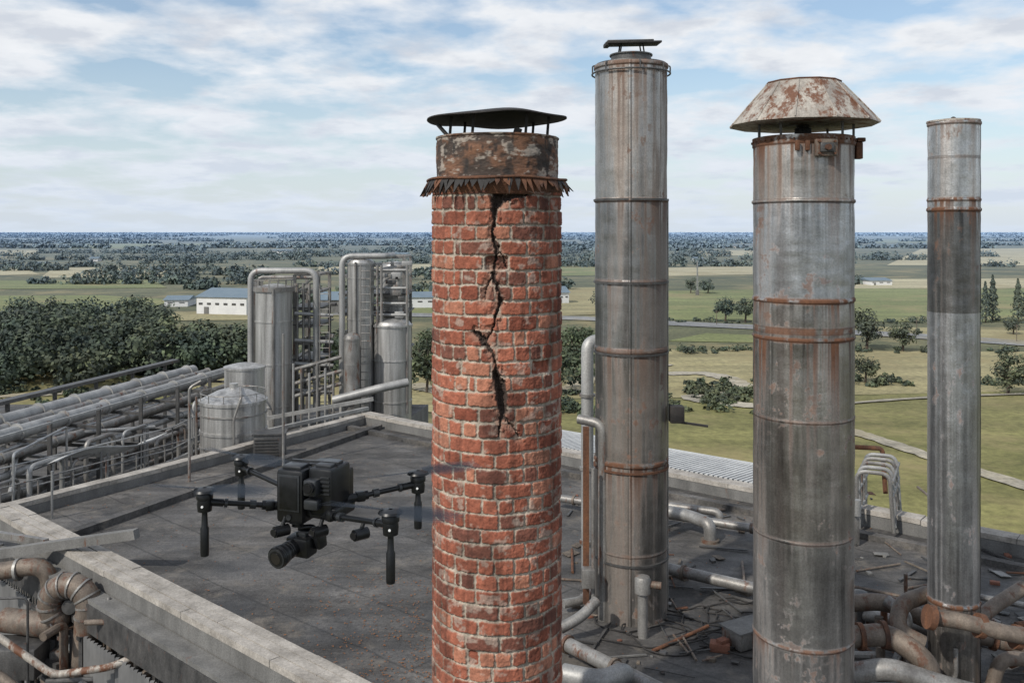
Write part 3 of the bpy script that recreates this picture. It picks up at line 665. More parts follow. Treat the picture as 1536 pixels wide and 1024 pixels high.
# ------------------------------------------------------------ lower-left machinery
e = empty('duct_machinery', (-8, 16, -2.2)); b = B()
cx, cy = W(105, 905, 15.2)[:2]; cz = zy(905, 15.2)
pts = [Vector((cx-1.2, cy+.2, cz-.35)), Vector((cx-.45, cy, cz-.35))]
for k in range(11):
    a = math.radians(230-k*25); pts.append(Vector((cx+.05+.36*math.cos(a), cy-.02*k, cz+.36*math.sin(a))))
pts.append(pts[-1]+Vector((-.1, 0, -1.5)))
b.path(pts, .2, 'rustpipe', 20, .05)
for i in range(2, len(pts)-1): d_ = (pts[i+1]-pts[i-1]).normalized(); b.tube(pts[i]-d_*.015, pts[i]+d_*.015, .218, 'galvr', 20)
b.tube((cx+.05, cy-.15, cz), (cx+.05, cy+.35, cz), .12, 'darksteel', 20); b.obj('blower_duct', e)
b = B()
b.path([W(-40, 862, 16.), W(75, 845, 16.), W(75, 1060, 16.)], .15, 'rustpipe', 16, .4); b.flanges(W(-40, 862, 16.), W(60, 850, 16.), .15, 'galvr', .5, .05)
b.path([W(-30, 935, 14.), W(80, 1012, 13.8), W(165, 1000, 13.9), W(255, 962, 14.2)], .055, 'caprust', 12, .15)
b.path([W(-20, 1000, 14.), W(60, 1060, 13.8)], .08, 'rustpipe', 12)
b.tube(W(150, 1040, 14.4), W(240, 1000, 14.6), .07, 'rustpipe'); b.tube(W(190, 1020, 14.5), W(215, 900, 15.0), .05, 'galvr')
b.tube(W(0, 815, 17.4), W(0, 960, 17.4), .06, 'galvr'); b.beam(W(-60, 838, 16.6), W(205, 800, 15.9), .16, .16, 'fascia')
b.beam(W(-60, 792, 17.5), W(70, 812, 16.6), .1, .1, 'galvr')
b.box(W(25, 985, 15.), (.9, .6, .5), 'darksteel', bev=.03); b.box(W(100, 985, 15.2), (.45, .3, .3), 'galvr', bev=.03); b.lathe(*W(100, 960, 15.2)[:2], [(.08, zy(975, 15.2)), (.08, zy(955, 15.2)), (.15, zy(955, 15.2)), (.15, zy(950, 15.2))], 'galvr', 14)
r6 = random.Random(8)
for k in range(30):
    x = r6.uniform(-20, 230); y = 890+r6.uniform(0, 150); Dk = 14.8+r6.uniform(-.5, .8); p = W(x, y, Dk); L = r6.uniform(.3, 1.2); dv_ = r6.choice([Vector((1, .1, 0)), Vector((.2, 1, 0)), Vector((0, 0, 1)), Vector((.7, -.7, 0))])
    b.path([p, p+dv_*L, p+dv_*L+Vector((0, 0, -2))], r6.choice([.02, .03, .045, .07]), r6.choice(['galvr', 'rustpipe', 'darksteel', 'rustpipe', 'galvr']), 10, .12)
b.obj('process_pipes', e)
b = B()
for k in range(5):
    p = W(30+k*50, 0, 15.4-k*.15); b.beam((p.x, p.y, -2.2), (p.x, p.y, -.9+.1*k), .1, .1, 'darksteel')
    b.beam((p.x, p.y, -1.1), (p.x+.9, p.y-.5, -1.1), .08, .08, 'darksteel')
b.obj('support_frame', e)

# ------------------------------------------------------------ right roof clutter
b = B()
D_ = 16.2; x = (881-768)/F*D_
b.path([(x, D_, 0), (x, D_, zy(512, D_)), (x+.35, D_+.2, zy(512, D_)), (x+.55, D_+.4, zy(530, D_))], .11, 'galvp', 16, .18); b.flanges((x, D_, .2), (x, D_, 3.8), .11, 'galvr', 1.3, .05)
D_ = 14.0; b.path([((905-768)/F*D_, D_+.1, 0), ((905-768)/F*D_, D_+.1, zy(638, D_)), ((870-768)/F*D_, D_+.3, zy(634, D_))], .075, 'galvr', 14, .15)
b.beam(((879-768)/F*14, 14, 0.3), ((879-768)/F*14, 14, zy(640, 14)), .09, .09, 'rust')
b.path([((889-768)/F*14, 13.9, .2), ((889-768)/F*14, 13.9, zy(700, 14))], .03, 'galvr', 8)
b.path([W(895, 900, 13.6), W(872, 925, 13.4), W(840, 942, 13.3)], .08, 'galvr', 12, .2); b.box(((882-768)/F*13.9, 13.85, .75), (.2, .16, .3), 'galvr', bev=.02)
b.obj('downpipes')
b = B(); p = P(964, 955); b.tube(p, p+Vector((0, 0, .75)), .075, 'galvr', 16); b.lathe(p.x, p.y, [(.075, .66), (.12, .66), (.12, .86), (.10, .90), (.02, .91)], 'galvr', 18); b.tube(p+Vector((.1, 0, .78)), p+Vector((.27, -.05, .78)), .055, 'rustpipe', 12); b.obj('vent_pipe')
b = B(); pp_ = P(1288, 945); b.lathe(pp_.x, pp_.y, [(.09, 0), (.09, .45), (.13, .45), (.13, .58), (.02, .6)], 'darksteel', 16); b.tube(pp_+Vector((.2, .1, 0)), pp_+Vector((.2, .1, .4)), .05, 'rust', 12); b.obj('vent_pipe')
b = B()
b.path([P(985, 790)+Vector((0, 0, .35)), P(1030, 798)+Vector((0, 0, .35)), P(1065, 812)+Vector((0, 0, .35)), P(1065, 812)+Vector((0, 0, .02))], .12, 'galvr', 16, .28)
b.tube(P(1065, 812)+Vector((0, 0, 0)), P(1065, 812)+Vector((0, 0, .05)), .18, 'rustpipe', 16)
b.path([P(990, 778)+Vector((0, 0, .3)), P(1080, 790)+Vector((0, 0, .3)), P(1080, 790)], .08, 'galvr', 14, .2); b.obj('gooseneck_vent')
b = B(); a = P(985, 848, .25); c = P(1400, 945, .25); b.tube(a, c, .095, 'galvr', 16); b.flanges(a, c, .095, 'rustpipe', 1.4, .05, .5)
a = P(830, 745, .25); c = P(1180, 800, .25); b.tube(a, c, .08, 'galvr', 14); b.flanges(a, c, .08, 'rustpipe', 1.9, .05, .5)
for t in (.1, .35, .6, .85):
    q = P(985, 848, .12)*(1-t)+P(1400, 945, .12)*t; b.box((q.x, q.y, .08), (.12, .3, .16), 'wood', rot=.6)
b.obj('roof_pipeline')
b = B(); a = P(830, 955, .2); c = P(1010, 1045, .2); b.tube(a, c, .1, 'galvr', 16); b.flanges(a, c, .1, 'rustpipe', .9, .05)
b.path([P(845, 1010, .3), P(905, 1022, .3), P(940, 1004, .3), P(940, 1040, -.1)], .13, 'galvp', 18, .3)
b.path([P(845, 905, .15), P(875, 900, .15), P(890, 870, .15), P(893, 850, .15)], .07, 'galvr', 12, .2)
b.obj('foreground_pipes')
e = empty('pipe_cage', P(1305, 790)); b = B()
for k in range(5):
    o_ = Vector((.18*k, .35*k, 0)); p = P(1285, 800)+o_
    b.path([p, p+Vector((0, 0, 1.25)), p+Vector((.55, -.25, 1.25)), p+Vector((.62, -.28, .1))], .04, ('galvr', 'galvp', 'galvr')[k % 3], 10, .18)
for z in (.35, .8, 1.1): b.tube(P(1285, 800)+Vector((0, 0, z)), P(1285, 800)+Vector((.8, 1.5, z)), .03, 'galvp', 8); b.tube(P(1285, 800)+Vector((.6, -.28, z)), P(1285, 800)+Vector((1.35, 1.2, z)), .03, 'galvr', 8)
b.path([P(1285, 800)+Vector((.5, 1.6, 1.35)), P(1285, 800)+Vector((1.1, 1.45, 1.35)), P(1285, 800)+Vector((1.15, 1.4, .4))], .05, 'rust', 10, .1)
p = P(1278, 820); b.box(p+Vector((.05, .2, .3)), (.25, .3, .6), 'galvr', bev=.03); b.tube(p+Vector((.1, 0, .6)), p+Vector((.1, 0, .9)), .07, 'galvp'); b.obj('cage_tubes', e)
e = empty('rusty_pipework', P(1400, 1000)); b = B()
b.path([W(1270, 905, 13.2), W(1330, 900, 13.), W(1400, 935, 12.8), W(1600, 985, 12.5)], .12, 'rustpipe', 18, .4)
b.flanges(W(1400, 935, 12.8), W(1600, 985, 12.5), .12, 'rust', .6, .06, .2)
b.path([W(1392, 890, 12.6), W(1350, 905, 12.4), W(1345, 945, 12.2), W(1385, 965, 12.1)], .11, 'rustpipe', 18, .35)
b.path([W(1275, 955, 11.9), W(1330, 950, 11.9), W(1370, 975, 11.7), W(1395, 1000, 11.6), W(1390, 1080, 11.6)], .14, 'rustpipe', 20, .35)
for px_, py_, dx_ in ((1290, 954, 1), (1325, 951, 1)): q = W(px_, py_, 11.9); b.tube(q-Vector((.03, 0, 0)), q+Vector((.03, 0, 0)), .175, 'rust', 20)
b.path([W(1395, 925, 11.5), W(1440, 930, 11.4), W(1530, 955, 11.3), W(1600, 950, 11.3)], .10, 'rustpipe', 18, .3)
for px_, py_ in ((1395, 925), (1470, 938), (1525, 955)): q = W(px_, py_, 11.42); b.tube(q-Vector((.04, 0, -.01)), q+Vector((.04, 0, -.01)), .15, 'rust', 18)
b.path([W(1280, 1010, 11.5), W(1330, 1000, 11.4), W(1420, 1030, 11.3), W(1600, 1075, 11.)], .13, 'galvr', 18, .3)
b.path([W(1536, 880, 13.5), W(1480, 915, 13.2), W(1440, 960, 13.)], .1, 'rustpipe', 16, .3)
b.path([W(1560, 990, 12), W(1500, 985, 12), W(1480, 1060, 12)], .09, 'rustpipe', 16, .2)
b.path([W(1330, 900, 12.9), W(1365, 925, 12.6), W(1350, 960, 12.5)], .08, 'galvr', 14, .2)
b.obj('large_pipes', e); b = B(); r7 = random.Random(5)
for k in range(16):
    p = P(r7.uniform(1285, 1560), r7.uniform(880, 1030), .15); a_ = r7.uniform(0, 3.1); L = r7.uniform(.5, 1.4)
    b.path([p, p+Vector((math.cos(a_)*L, math.sin(a_)*L*.6, 0)), p+Vector((math.cos(a_)*L, math.sin(a_)*L*.6, r7.uniform(.1, .5)))], r7.choice([.03, .05, .06]), r7.choice(['rustpipe', 'rust', 'galvr']), 10, .15)
b.obj('small_pipes', e)
b = B(); r8 = random.Random(12)
for k in range(230):
    p = P(r8.uniform(850, 1560), r8.uniform(810, 1030)) if k % 6 else P(r8.uniform(850, 1400), r8.uniform(740, 800)); a_ = r8.uniform(0, 3.14); t = r8.random()
    if t < .22: L = r8.uniform(.2, .9); b.box(p+Vector((0, 0, .02+r8.random()*.03)), (L, r8.uniform(.02, .06), .02), r8.choice(['wood', 'rust', 'darksteel', 'darksteel', 'fascia']), R=Matrix.Rotation(a_, 3, 'Z')@Matrix.Rotation(r8.uniform(-.04, .04), 3, 'Y'))
    elif t < .55: s_ = r8.uniform(.03, .10); b.box(p+Vector((0, 0, s_*.25)), (s_*1.6, s_, s_*.6), r8.choice(['brickdebris', 'darksteel', 'fascia', 'wood', 'fascia']), rot=a_, bev=.006)
    elif t < .75: L = r8.uniform(.3, 1.3); b.tube(p+Vector((0, 0, .03)), p+Vector((L*math.cos(a_), L*math.sin(a_), .04)), r8.uniform(.01, .028), r8.choice(['rustpipe', 'rust', 'darksteel']), 8)
    elif t < .93: s_ = r8.uniform(.10, .3); b.box(p+Vector((0, 0, .03)), (s_, s_*.7, .012), r8.choice(['galvr', 'rust', 'darksteel', 'wood', 'fascia']), R=Matrix.Rotation(a_, 3, 'Z')@Matrix.Rotation(.08, 3, 'X'))
    else: s_ = r8.uniform(.10, .22); b.box(p+Vector((0, 0, s_*.4)), (s_*1.3, s_, s_*.8), r8.choice(['galvr', 'wood', 'rustpipe', 'darksteel']), rot=a_, bev=.01)
b.obj('rooftop_debris')
b = B()
for k in range(12):
    c0 = P(r8.uniform(930, 1130), r8.uniform(890, 985), .02); R_ = r8.uniform(.25, .7)
    b.path([c0+Vector((R_*math.cos(t)*(1+.2*math.sin(3*t+k)), R_*.8*math.sin(t), .01+.02*math.sin(5*t))) for t in [k+j*.25 for j in range(22)]], .012, 'dark', 6, .01)
b.obj('coiled_cables')
b = B(); p = P(1120, 965); b.box(p+Vector((0, 0, .14)), (.6, .4, .24), 'galvr', rot=.5, bev=.01); b.box(p+Vector((0, 0, .27)), (.66, .45, .03), 'fascia', rot=.5); b.obj('wooden_crate')
b = B(); p = P(1080, 975); b.box(p+Vector((0, 0, .06)), (.28, .18, .12), 'brickdebris', rot=-.3, bev=.01); b.box(p+Vector((.04, 0, .14)), (.16, .12, .06), 'brickdebris', rot=.6, bev=.01); b.obj('brick_pile')
NL = 1500; V = []; Q = []
for k in range(NL):
    u = r8.random(); v = r8.random()**1.3
    p = O.lerp(NR, u*.75); q = C.lerp(RR, u*.75); pt = p.lerp(q, v)
    if r8.random() < .45: pt = P(r8.gauss(600, 90), r8.uniform(860, 1030))
    s_ = r8.uniform(.012, .028); a_ = r8.uniform(0, 6.28); z = .01+r8.random()*.01
    dx, dy = math.cos(a_)*s_, math.sin(a_)*s_; o_ = len(V)
    V += [(pt.x-dx, pt.y-dy, z), (pt.x+dy*.5, pt.y-dx*.5, z+.008), (pt.x+dx, pt.y+dy, z), (pt.x-dy*.5, pt.y+dx*.5, z+.01)]; Q.append((o_, o_+1, o_+2, o_+3))
npmesh('fallen_leaves', V, Q, 'leaf_litter')

# ------------------------------------------------------------ drone
e = empty('camera_drone', (-1.03, 4.66, 4.69)); mz = 4.69
mot = {'bl': W(362, 700, 5.18), 'fl': W(307, 752, 4.5), 'br': W(627, 725, 4.83), 'fr': W(586, 786, 4.14)}
cen = Vector((-1.0, 4.62, mz+.0)); yaw = math.radians(-19); Ry = Matrix.Rotation(yaw, 3, 'Z')
def L_(x, y, z): return cen+Ry@Vector((x, y, z))
b = B()
b.box(L_(-.060, -.08, .00), (.155, .13, .27), 'black', rot=yaw, bev=.022)
b.box(L_(.090, -.01, .025), (.135, .19, .235), 'black', rot=yaw, bev=.016)
b.box(L_(.02, .05, .0), (.24, .22, .20), 'black', rot=yaw, bev=.02)
b.box(L_(.01, .0, -.08), (.34, .20, .06), 'black', rot=yaw, bev=.015)
b.box(L_(-.060, -.08, .14), (.11, .09, .02), 'black2', rot=yaw, bev=.008); b.box(L_(.09, -.01, .146), (.09, .13, .02), 'black2', rot=yaw, bev=.006)
b.box(L_(.015, .04, .12), (.10, .14, .04), 'black', rot=yaw, bev=.01); b.beam(L_(-.12, -.02, .15), L_(.15, -.02, .155), .012, .012, 'black2')
for k in range(5): b.box(L_(.12, -.107, .10-.02*k), (.05, .008, .008), 'black2', rot=yaw)
b.box(L_(.06, -.12, .055), (.07, .07, .08), 'black2', rot=yaw, bev=.01); b.tube(L_(.065, -.15, .06), L_(.065, -.175, .06), .028, 'black', 20); b.tube(L_(.065, -.174, .06), L_(.065, -.178, .06), .02, 'lens', 20)
b.box(L_(.06, -.12, -.03), (.08, .05, .05), 'black2', rot=yaw, bev=.01)
b.tube(L_(-.06, -.15, -.10), L_(-.06, -.146, -.10), .014, 'black2', 12)
b.box(L_(-.060, -.147, .02), (.12, .004, .18), 'black2', rot=yaw, bev=.0015); b.box(L_(-.060, -.150, .02), (.10, .004, .16), 'black', rot=yaw, bev=.0015)
b.obj('fuselage', e)
hubs = {'bl': L_(-.15, .08, -.05), 'fl': L_(-.16, -.05, -.08), 'br': L_(.15, .08, -.05), 'fr': L_(.10, -.08, -.09)}
for k in mot:
    b = B(); h = hubs[k]; mo = mot[k]; d = (mo-h); d = d.normalized()
    b.tube(h, mo, .0135, 'black', 14); b.tube(h-d*.06, h+d*.10, .023, 'black', 14); b.tube(h+d*.13, h+d*.16, .022, 'black2', 14); b.box(h+d*.06, (.05, .05, .05), 'black', rot=math.atan2(d.y, d.x), bev=.01)
    b.tube(mo-d*.09, mo-d*.02, .019, 'black', 14); b.tube(mo-d*.11, mo-d*.095, .022, 'black2', 14)
    b.obj('arm_'+k, e)
    b = B(); b.lathe(mo.x, mo.y, [(.022, mo.z-.05), (.034, mo.z-.045), (.037, mo.z-.01), (.034, mo.z+.012), (.040, mo.z+.015), (.041, mo.z+.035), (.034, mo.z+.048), (.018, mo.z+.052), (.016, mo.z+.066), (.01, mo.z+.07)], 'black', 28)
    b.lathe(mo.x, mo.y, [(.030, mo.z+.049), (.058, mo.z+.052), (.052, mo.z+.062), (.02, mo.z+.070)], 'black', 20)
    b.tube(mo+Vector((.0, -.036, -.015)), mo+Vector((0, -.041, -.015)), .006, 'lamp', 10)
    b.obj('motor_'+k, e)
    b = B(); lf = .27 if k[0] == 'f' else .24
    b.lathe(mo.x, mo.y, [(.012, mo.z-lf), (.02, mo.z-lf+.004), (.021, mo.z-lf+.02), (.021, mo.z-lf+.14), (.016, mo.z-lf+.15), (.013, mo.z-.04)], 'black', 18); b.obj('landing_leg_'+k, e)
    b = B(); a0 = {'bl': 2.55, 'fl': -.2, 'br': .45, 'fr': 2.8}[k]
    for s_ in (0, math.pi):
        a_ = a0+s_; n = 12
        for lay in range(4):
            vs = []; aa = a_+(lay-1.5)*.09
            for i in range(n+1):
                t = i/n; r = .03+.32*t; w = (.014+.036*math.sin(math.pi*min(1, t*1.0+.08))**.7)*(1-.3*t)
                for sg in (-1, 1):
                    x = r*math.cos(aa)-sg*w*math.sin(aa); y = r*math.sin(aa)+sg*w*math.cos(aa); vs.append((mo.x+x, mo.y+y, mo.z+.060+lay*.003+sg*w*.22))
            b.add(vs, [(2*i, 2*i+1, 2*i+3, 2*i+2) for i in range(n)], 'prop')
    b.obj('propeller_'+k, e)
b = B(); gb = L_(-.05, -.08, -.11)
b.tube(gb+Vector((0, 0, .02)), gb+Vector((0, 0, -.05)), .03, 'black', 18); b.tube(gb+Vector((0, 0, -.02)), gb+Vector((0, 0, -.03)), .045, 'black2', 18)
g0 = gb+Vector((.0, 0, -.06)); b.path([g0, g0+Vector((.085, .02, 0)), g0+Vector((.085, .02, -.10))], .014, 'black', 12, .03)
b.box(g0+Vector((.085, .02, -.075)), (.03, .06, .07), 'black', rot=yaw, bev=.008)
ld = Vector((-.42, -.88, -.12)).normalized(); cb = g0+Vector((.02, 0, -.085))
Rc = ld.to_track_quat('Y', 'Z').to_matrix()
b.box(cb, (.13, .085, .10), 'black', R=Rc, bev=.012); b.box(cb+Vector((.01, 0, .056)), (.06, .05, .03), 'black2', R=Rc, bev=.006); b.box(cb+Vector((.09, 0, .02)), (.05, .06, .07), 'black', R=Rc, bev=.01)
cb = cb+Vector((-.025, 0, 0))
b.tube(cb+ld*.03, cb+ld*.10, .042, 'black', 28); b.tube(cb+ld*.10, cb+ld*.115, .049, 'black2', 28); b.tube(cb+ld*.115, cb+ld*.155, .052, 'black', 28); b.tube(cb+ld*.155, cb+ld*.158, .047, 'black2', 28); b.tube(cb+ld*.1575, cb+ld*.1605, .038, 'black', 28); b.tube(cb+ld*.160, cb+ld*.1625, .028, 'lens', 28)
for q in (.06, .075, .13, .14): b.tube(cb+ld*q, cb+ld*(q+.004), .0445 if q < .1 else .054, 'black2', 28)
b.obj('gimbal_camera', e)
b = B()
for px_, py_, D_ in ((421, 796, 4.5), (540, 801, 4.45), (478, 797, 4.5)):
    q = W(px_, py_, D_); b.tube(q+Vector((-.025, -.02, 0)), q+Vector((.03, .03, .0)), .028, 'black', 16); b.tube(q+Vector((-.03, -.03, 0)), q+Vector((-.026, -.022, 0)), .018, 'lens', 16); b.tube(q, q+Vector((.02, .02, .07)), .01, 'black', 8)
b.obj('sensor_pods', e)

# ------------------------------------------------------------ land
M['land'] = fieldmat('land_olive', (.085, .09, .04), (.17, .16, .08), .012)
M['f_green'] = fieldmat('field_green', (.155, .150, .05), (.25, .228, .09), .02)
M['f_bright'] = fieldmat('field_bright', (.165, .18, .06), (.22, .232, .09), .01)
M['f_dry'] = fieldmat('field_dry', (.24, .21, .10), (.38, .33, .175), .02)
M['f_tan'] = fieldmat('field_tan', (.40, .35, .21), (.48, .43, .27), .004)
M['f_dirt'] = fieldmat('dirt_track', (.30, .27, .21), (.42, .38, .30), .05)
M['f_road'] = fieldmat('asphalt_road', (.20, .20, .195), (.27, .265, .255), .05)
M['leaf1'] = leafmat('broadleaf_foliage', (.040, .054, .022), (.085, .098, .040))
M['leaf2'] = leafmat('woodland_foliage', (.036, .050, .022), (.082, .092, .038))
b = B(); S = 60000; b.add([(-S, -S, GZ), (S, -S, GZ), (S, S, GZ), (-S, S, GZ)], [(0, 1, 2, 3)], 'land'); b.obj('ground', origin=(0, 0, GZ), smooth=0)
def field(name, pts, mat, z):
    b = B(); b.add([G(x, y)+Vector((0, 0, z)) for x, y in pts], [list(range(len(pts)))], mat); o = b.obj(name, smooth=0)
field('field', [(820, 600), (1130, 597), (1400, 590), (2000, 575), (2400, 1000), (700, 1000)], 'f_green', .05)
field('field', [(990, 525), (1536, 528), (2000, 530), (2000, 575), (1400, 590), (1130, 596), (830, 598), (900, 560)], 'f_dry', .06)
field('field', [(1000, 488), (1800, 528), (1800, 503), (1400, 492), (1000, 486)], 'f_dry', .07)
field('field', [(960, 437), (1420, 430), (1900, 433), (1900, 470), (1450, 484), (990, 480)], 'f_bright', .08)
field('field', [(1060, 500), (1250, 508), (1230, 516), (1000, 512)], 'f_bright', .10)
field('field', [(990, 402), (1150, 398), (1160, 411), (980, 415)], 'f_tan', .1)
field('field', [(1380, 374), (1800, 370), (1800, 399), (1330, 398)], 'f_tan', .1)
field('field', [(1290, 419), (1700, 417), (1700, 432), (1280, 433)], 'f_tan', .12)
field('field', [(1050, 376), (1200, 374), (1190, 383), (1040, 384)], 'f_tan', .1)
field('field', [(1000, 360), (1500, 359), (1480, 364), (990, 365)], 'f_bright', .1)
field('field', [(830, 400), (960, 398), (960, 412), (830, 414)], 'f_bright', .1)
field('field', [(830, 432), (960, 430), (960, 470), (840, 474)], 'f_dry', .1)
field('field', [(-300, 446), (150, 443), (262, 450), (200, 470), (-300, 478)], 'f_bright', .1)
field('field', [(80, 402), (270, 400), (260, 415), (60, 417)], 'f_tan', .1)
field('field', [(-300, 376), (60, 375), (50, 386), (-300, 388)], 'f_tan', .1)
field('field', [(-300, 408), (40, 404), (60, 412), (-300, 418)], 'f_tan', .11)
field('field', [(-300, 422), (230, 420), (250, 432), (-300, 436)], 'f_bright', .12)
field('field', [(480, 398), (660, 396), (660, 410), (470, 412)], 'f_tan', .1)
field('field', [(120, 366), (420, 365), (400, 371), (100, 373)], 'f_bright', .1)
field('field', [(-300, 560), (100, 560), (300, 570), (300, 600), (-400, 640)], 'f_green', .1)
field('field', [(360, 436), (660, 432), (660, 472), (380, 476)], 'f_bright', .1)
field('field', [(200, 468), (400, 466), (400, 480), (200, 482)], 'f_dry', .12)
field('field', [(250, 545), (420, 530), (640, 560), (660, 620), (300, 600)], 'f_dry', .12)
def ribbon(name, pts, w, mat, z):
    g = [G(x, y, z) for x, y in pts]; sm = []
    for i in range(len(g)-1):
        p0 = g[max(0, i-1)]; p1 = g[i]; p2 = g[i+1]; p3 = g[min(len(g)-1, i+2)]
        for k in range(8):
            t = k/8; sm.append(.5*((2*p1)+(p2-p0)*t+(2*p0-5*p1+4*p2-p3)*t*t+(3*p1-p0-3*p2+p3)*t**3))
    sm.append(g[-1]); b = B(); vs = []; rr_ = random.Random(3)
    for i, p in enumerate(sm):
        d = (sm[min(i+1, len(sm)-1)]-sm[max(i-1, 0)]).normalized(); n = Vector((-d.y, d.x, 0))*w/2*(rr_.uniform(.75, 1.2) if 'dirt' in name else 1); vs += [p+n, p-n]
    b.add(vs, [(2*i, 2*i+1, 2*i+3, 2*i+2) for i in range(len(sm)-1)], mat); b.obj(name, smooth=0)
ribbon('road', [(500, 470), (840, 476), (1000, 484), (1150, 491), (1300, 499), (1536, 514), (1900, 540)], 9, 'f_road', .16)
ribbon('dirt_path', [(1180, 612), (1260, 640), (1330, 662), (1420, 692), (1560, 735), (1700, 790)], 1.9, 'f_dirt', .17)
ribbon('dirt_path', [(1000, 560), (1060, 560), (1110, 575), (1080, 592), (1040, 596), (1100, 605), (1180, 612)], 3., 'f_dirt', .18)
ribbon('dirt_path', [(620, 575), (680, 590), (840, 586), (900, 560), (1000, 545)], 3., 'f_dirt', .19)
ribbon('dirt_path', [(1180, 613), (1350, 598), (1536, 590), (1800, 586)], 1.0, 'f_dirt', .20)
ribbon('dirt_path', [(-200, 598), (100, 588), (300, 560), (420, 540)], 3., 'f_dirt', .21)

# ------------------------------------------------------------ vegetation
def leafcloud(trees, nl, ls, ncl, rg, conifer=False, low=0.):
    Vs = []; Cs = []
    for (x, y, z0, w, h) in trees:
        n = nl
        if conifer:
            t = rg.random(n)**.8; a = rg.random(n)*6.283; rad = w/2*(1-t)**.8*(.55+.45*rg.random(n))*(1+.25*np.sin(t*40))
            pos = np.stack([x+rad*np.cos(a), y+rad*np.sin(a), z0+h*(.05+.95*t)], -1); nor = np.stack([np.cos(a), np.sin(a), np.full(n, .5)], -1); tone = .6+.6*rg.random(n)
        else:
            rx = w/2; rz = h*(.40+low*.08); cz = z0+h*(.60-low*.08)
            dcl = rg.normal(size=(ncl, 3)); dcl /= np.linalg.norm(dcl, axis=1)[:, None]; fr = rg.random(ncl)[:, None]**.45*.82
            cc = np.array([x, y, cz])+dcl*fr*np.array([rx, rx, rz]); cr = rx*rg.uniform(.20, .42, ncl); ct = rg.uniform(.55, 1.4, ncl)*rg.uniform(.75, 1.25)
            k = rg.integers(0, ncl, n); d = rg.normal(size=(n, 3)); d /= np.linalg.norm(d, axis=1)[:, None]
            pos = cc[k]+d*(cr[k]*(.5+.65*rg.random(n)))[:, None]*np.array([1, 1, .8]); nor = d+np.array([0, 0, .35]); tone = ct[k]*rg.uniform(.75, 1.25, n)
            pos[:, 2] = np.maximum(pos[:, 2], z0+.05)
        nor = nor+rg.normal(size=(n, 3))*.4; nor /= np.linalg.norm(nor, axis=1)[:, None]
        t1 = np.cross(nor, rg.normal(size=(n, 3))); t1 /= np.linalg.norm(t1, axis=1)[:, None]; t2 = np.cross(nor, t1)
        s = (ls*rg.uniform(.6, 1.3, n))[:, None]; t1 = t1*s; t2 = t2*s*.75
        wv = rg.uniform(.95, 1.15)
        Vs.append(np.stack([pos-t1, pos-t2*.9+t1*.1, pos+t1, pos+t2], 1).reshape(-1, 3)); Cs.append(np.repeat(np.stack([tone*wv, tone, tone*.95, np.ones(n)], -1), 4, 0))
    V = np.concatenate(Vs); Cc = np.concatenate(Cs); return V, np.arange(len(V)).reshape(-1, 4), Cc
rg = np.random.default_rng(44)
def single_tree(name, px, py, wpx, hpx, nl=1300, conifer=False):
    g = G(px, py); s = g.y/F; w = wpx*s; h = hpx*s
    e = empty(name, g); V, Q, Cc = leafcloud([(g.x, g.y, g.z, w, h)], nl, w*(.032 if not conifer else .07), 18, rg, conifer, .5); npmesh('crown', V, Q, 'leaf1' if not conifer else 'leaf2', Cc, False, e, tuple(g))
    b = B(); b.path([g, g+Vector((.02*h, 0, h*.3)), g+Vector((0, 0, h*.75))], w*.035, 'trunk', 8, .3, rfun=lambda t: 1-.75*t)
    if not conifer:
        for k in range(5): a = k*1.3; b.path([g+Vector((0, 0, h*(.25+.05*k))), g+Vector((math.cos(a)*w*.3, math.sin(a)*w*.3, h*(.5+.06*k)))], w*.016, 'trunk', 6, rfun=lambda t: 1-.7*t)
    b.obj('trunk', e)
for t in [(1088, 482, 44, 36), (1118, 484, 44, 40), (1300, 524, 66, 60), (1354, 527, 56, 52), (1298, 574, 52, 48), (1512, 592, 72, 64), (1520, 502, 34, 28), (640, 590, 60, 110), (868, 566, 78, 96), (1062, 440, 30, 26), (905, 470, 40, 34), (1600, 560, 80, 90), (1036, 440, 24, 26)]:
    single_tree('oak_tree', *t)
for t in [(1478, 484, 22, 62), (1489, 482, 24, 70), (1527, 482, 24, 64), (1540, 480, 22, 58), (1602, 485, 26, 70)]:
    single_tree('conifer_tree', *t, nl=900, conifer=True)
tr_ = []
for k in range(430):
    py_ = 592-104*rg.random()**.75; px_ = rg.uniform(-350, 385)
    if py_ > 560 and px_ > 300: continue
    if px_ > 235 and py_ < 545: py_ = rg.uniform(545, 562)
    if py_ > 572:
        if px_ > 120 or rg.random() < .5: continue
    g = G(px_, py_); h = rg.uniform(4.8, 9.6)*(.8 if py_ < 520 else 1)*(.85 if px_ > 235 else 1); tr_.append((g.x, g.y, GZ-.5, h*rg.uniform(.95, 1.5), h))
for px_, py_ in [(485, 560), (500, 560), (492, 570), (625, 590), (650, 570), (860, 590), (850, 560), (470, 575), (505, 580)]:
    g = G(px_, py_); tr_.append((g.x, g.y, GZ, 7, 7))
V, Q, Cc = leafcloud(tr_, 560, .33, 16, rg, low=1.); npmesh('woodland', V, Q, 'leaf2', Cc)
tr_ = []
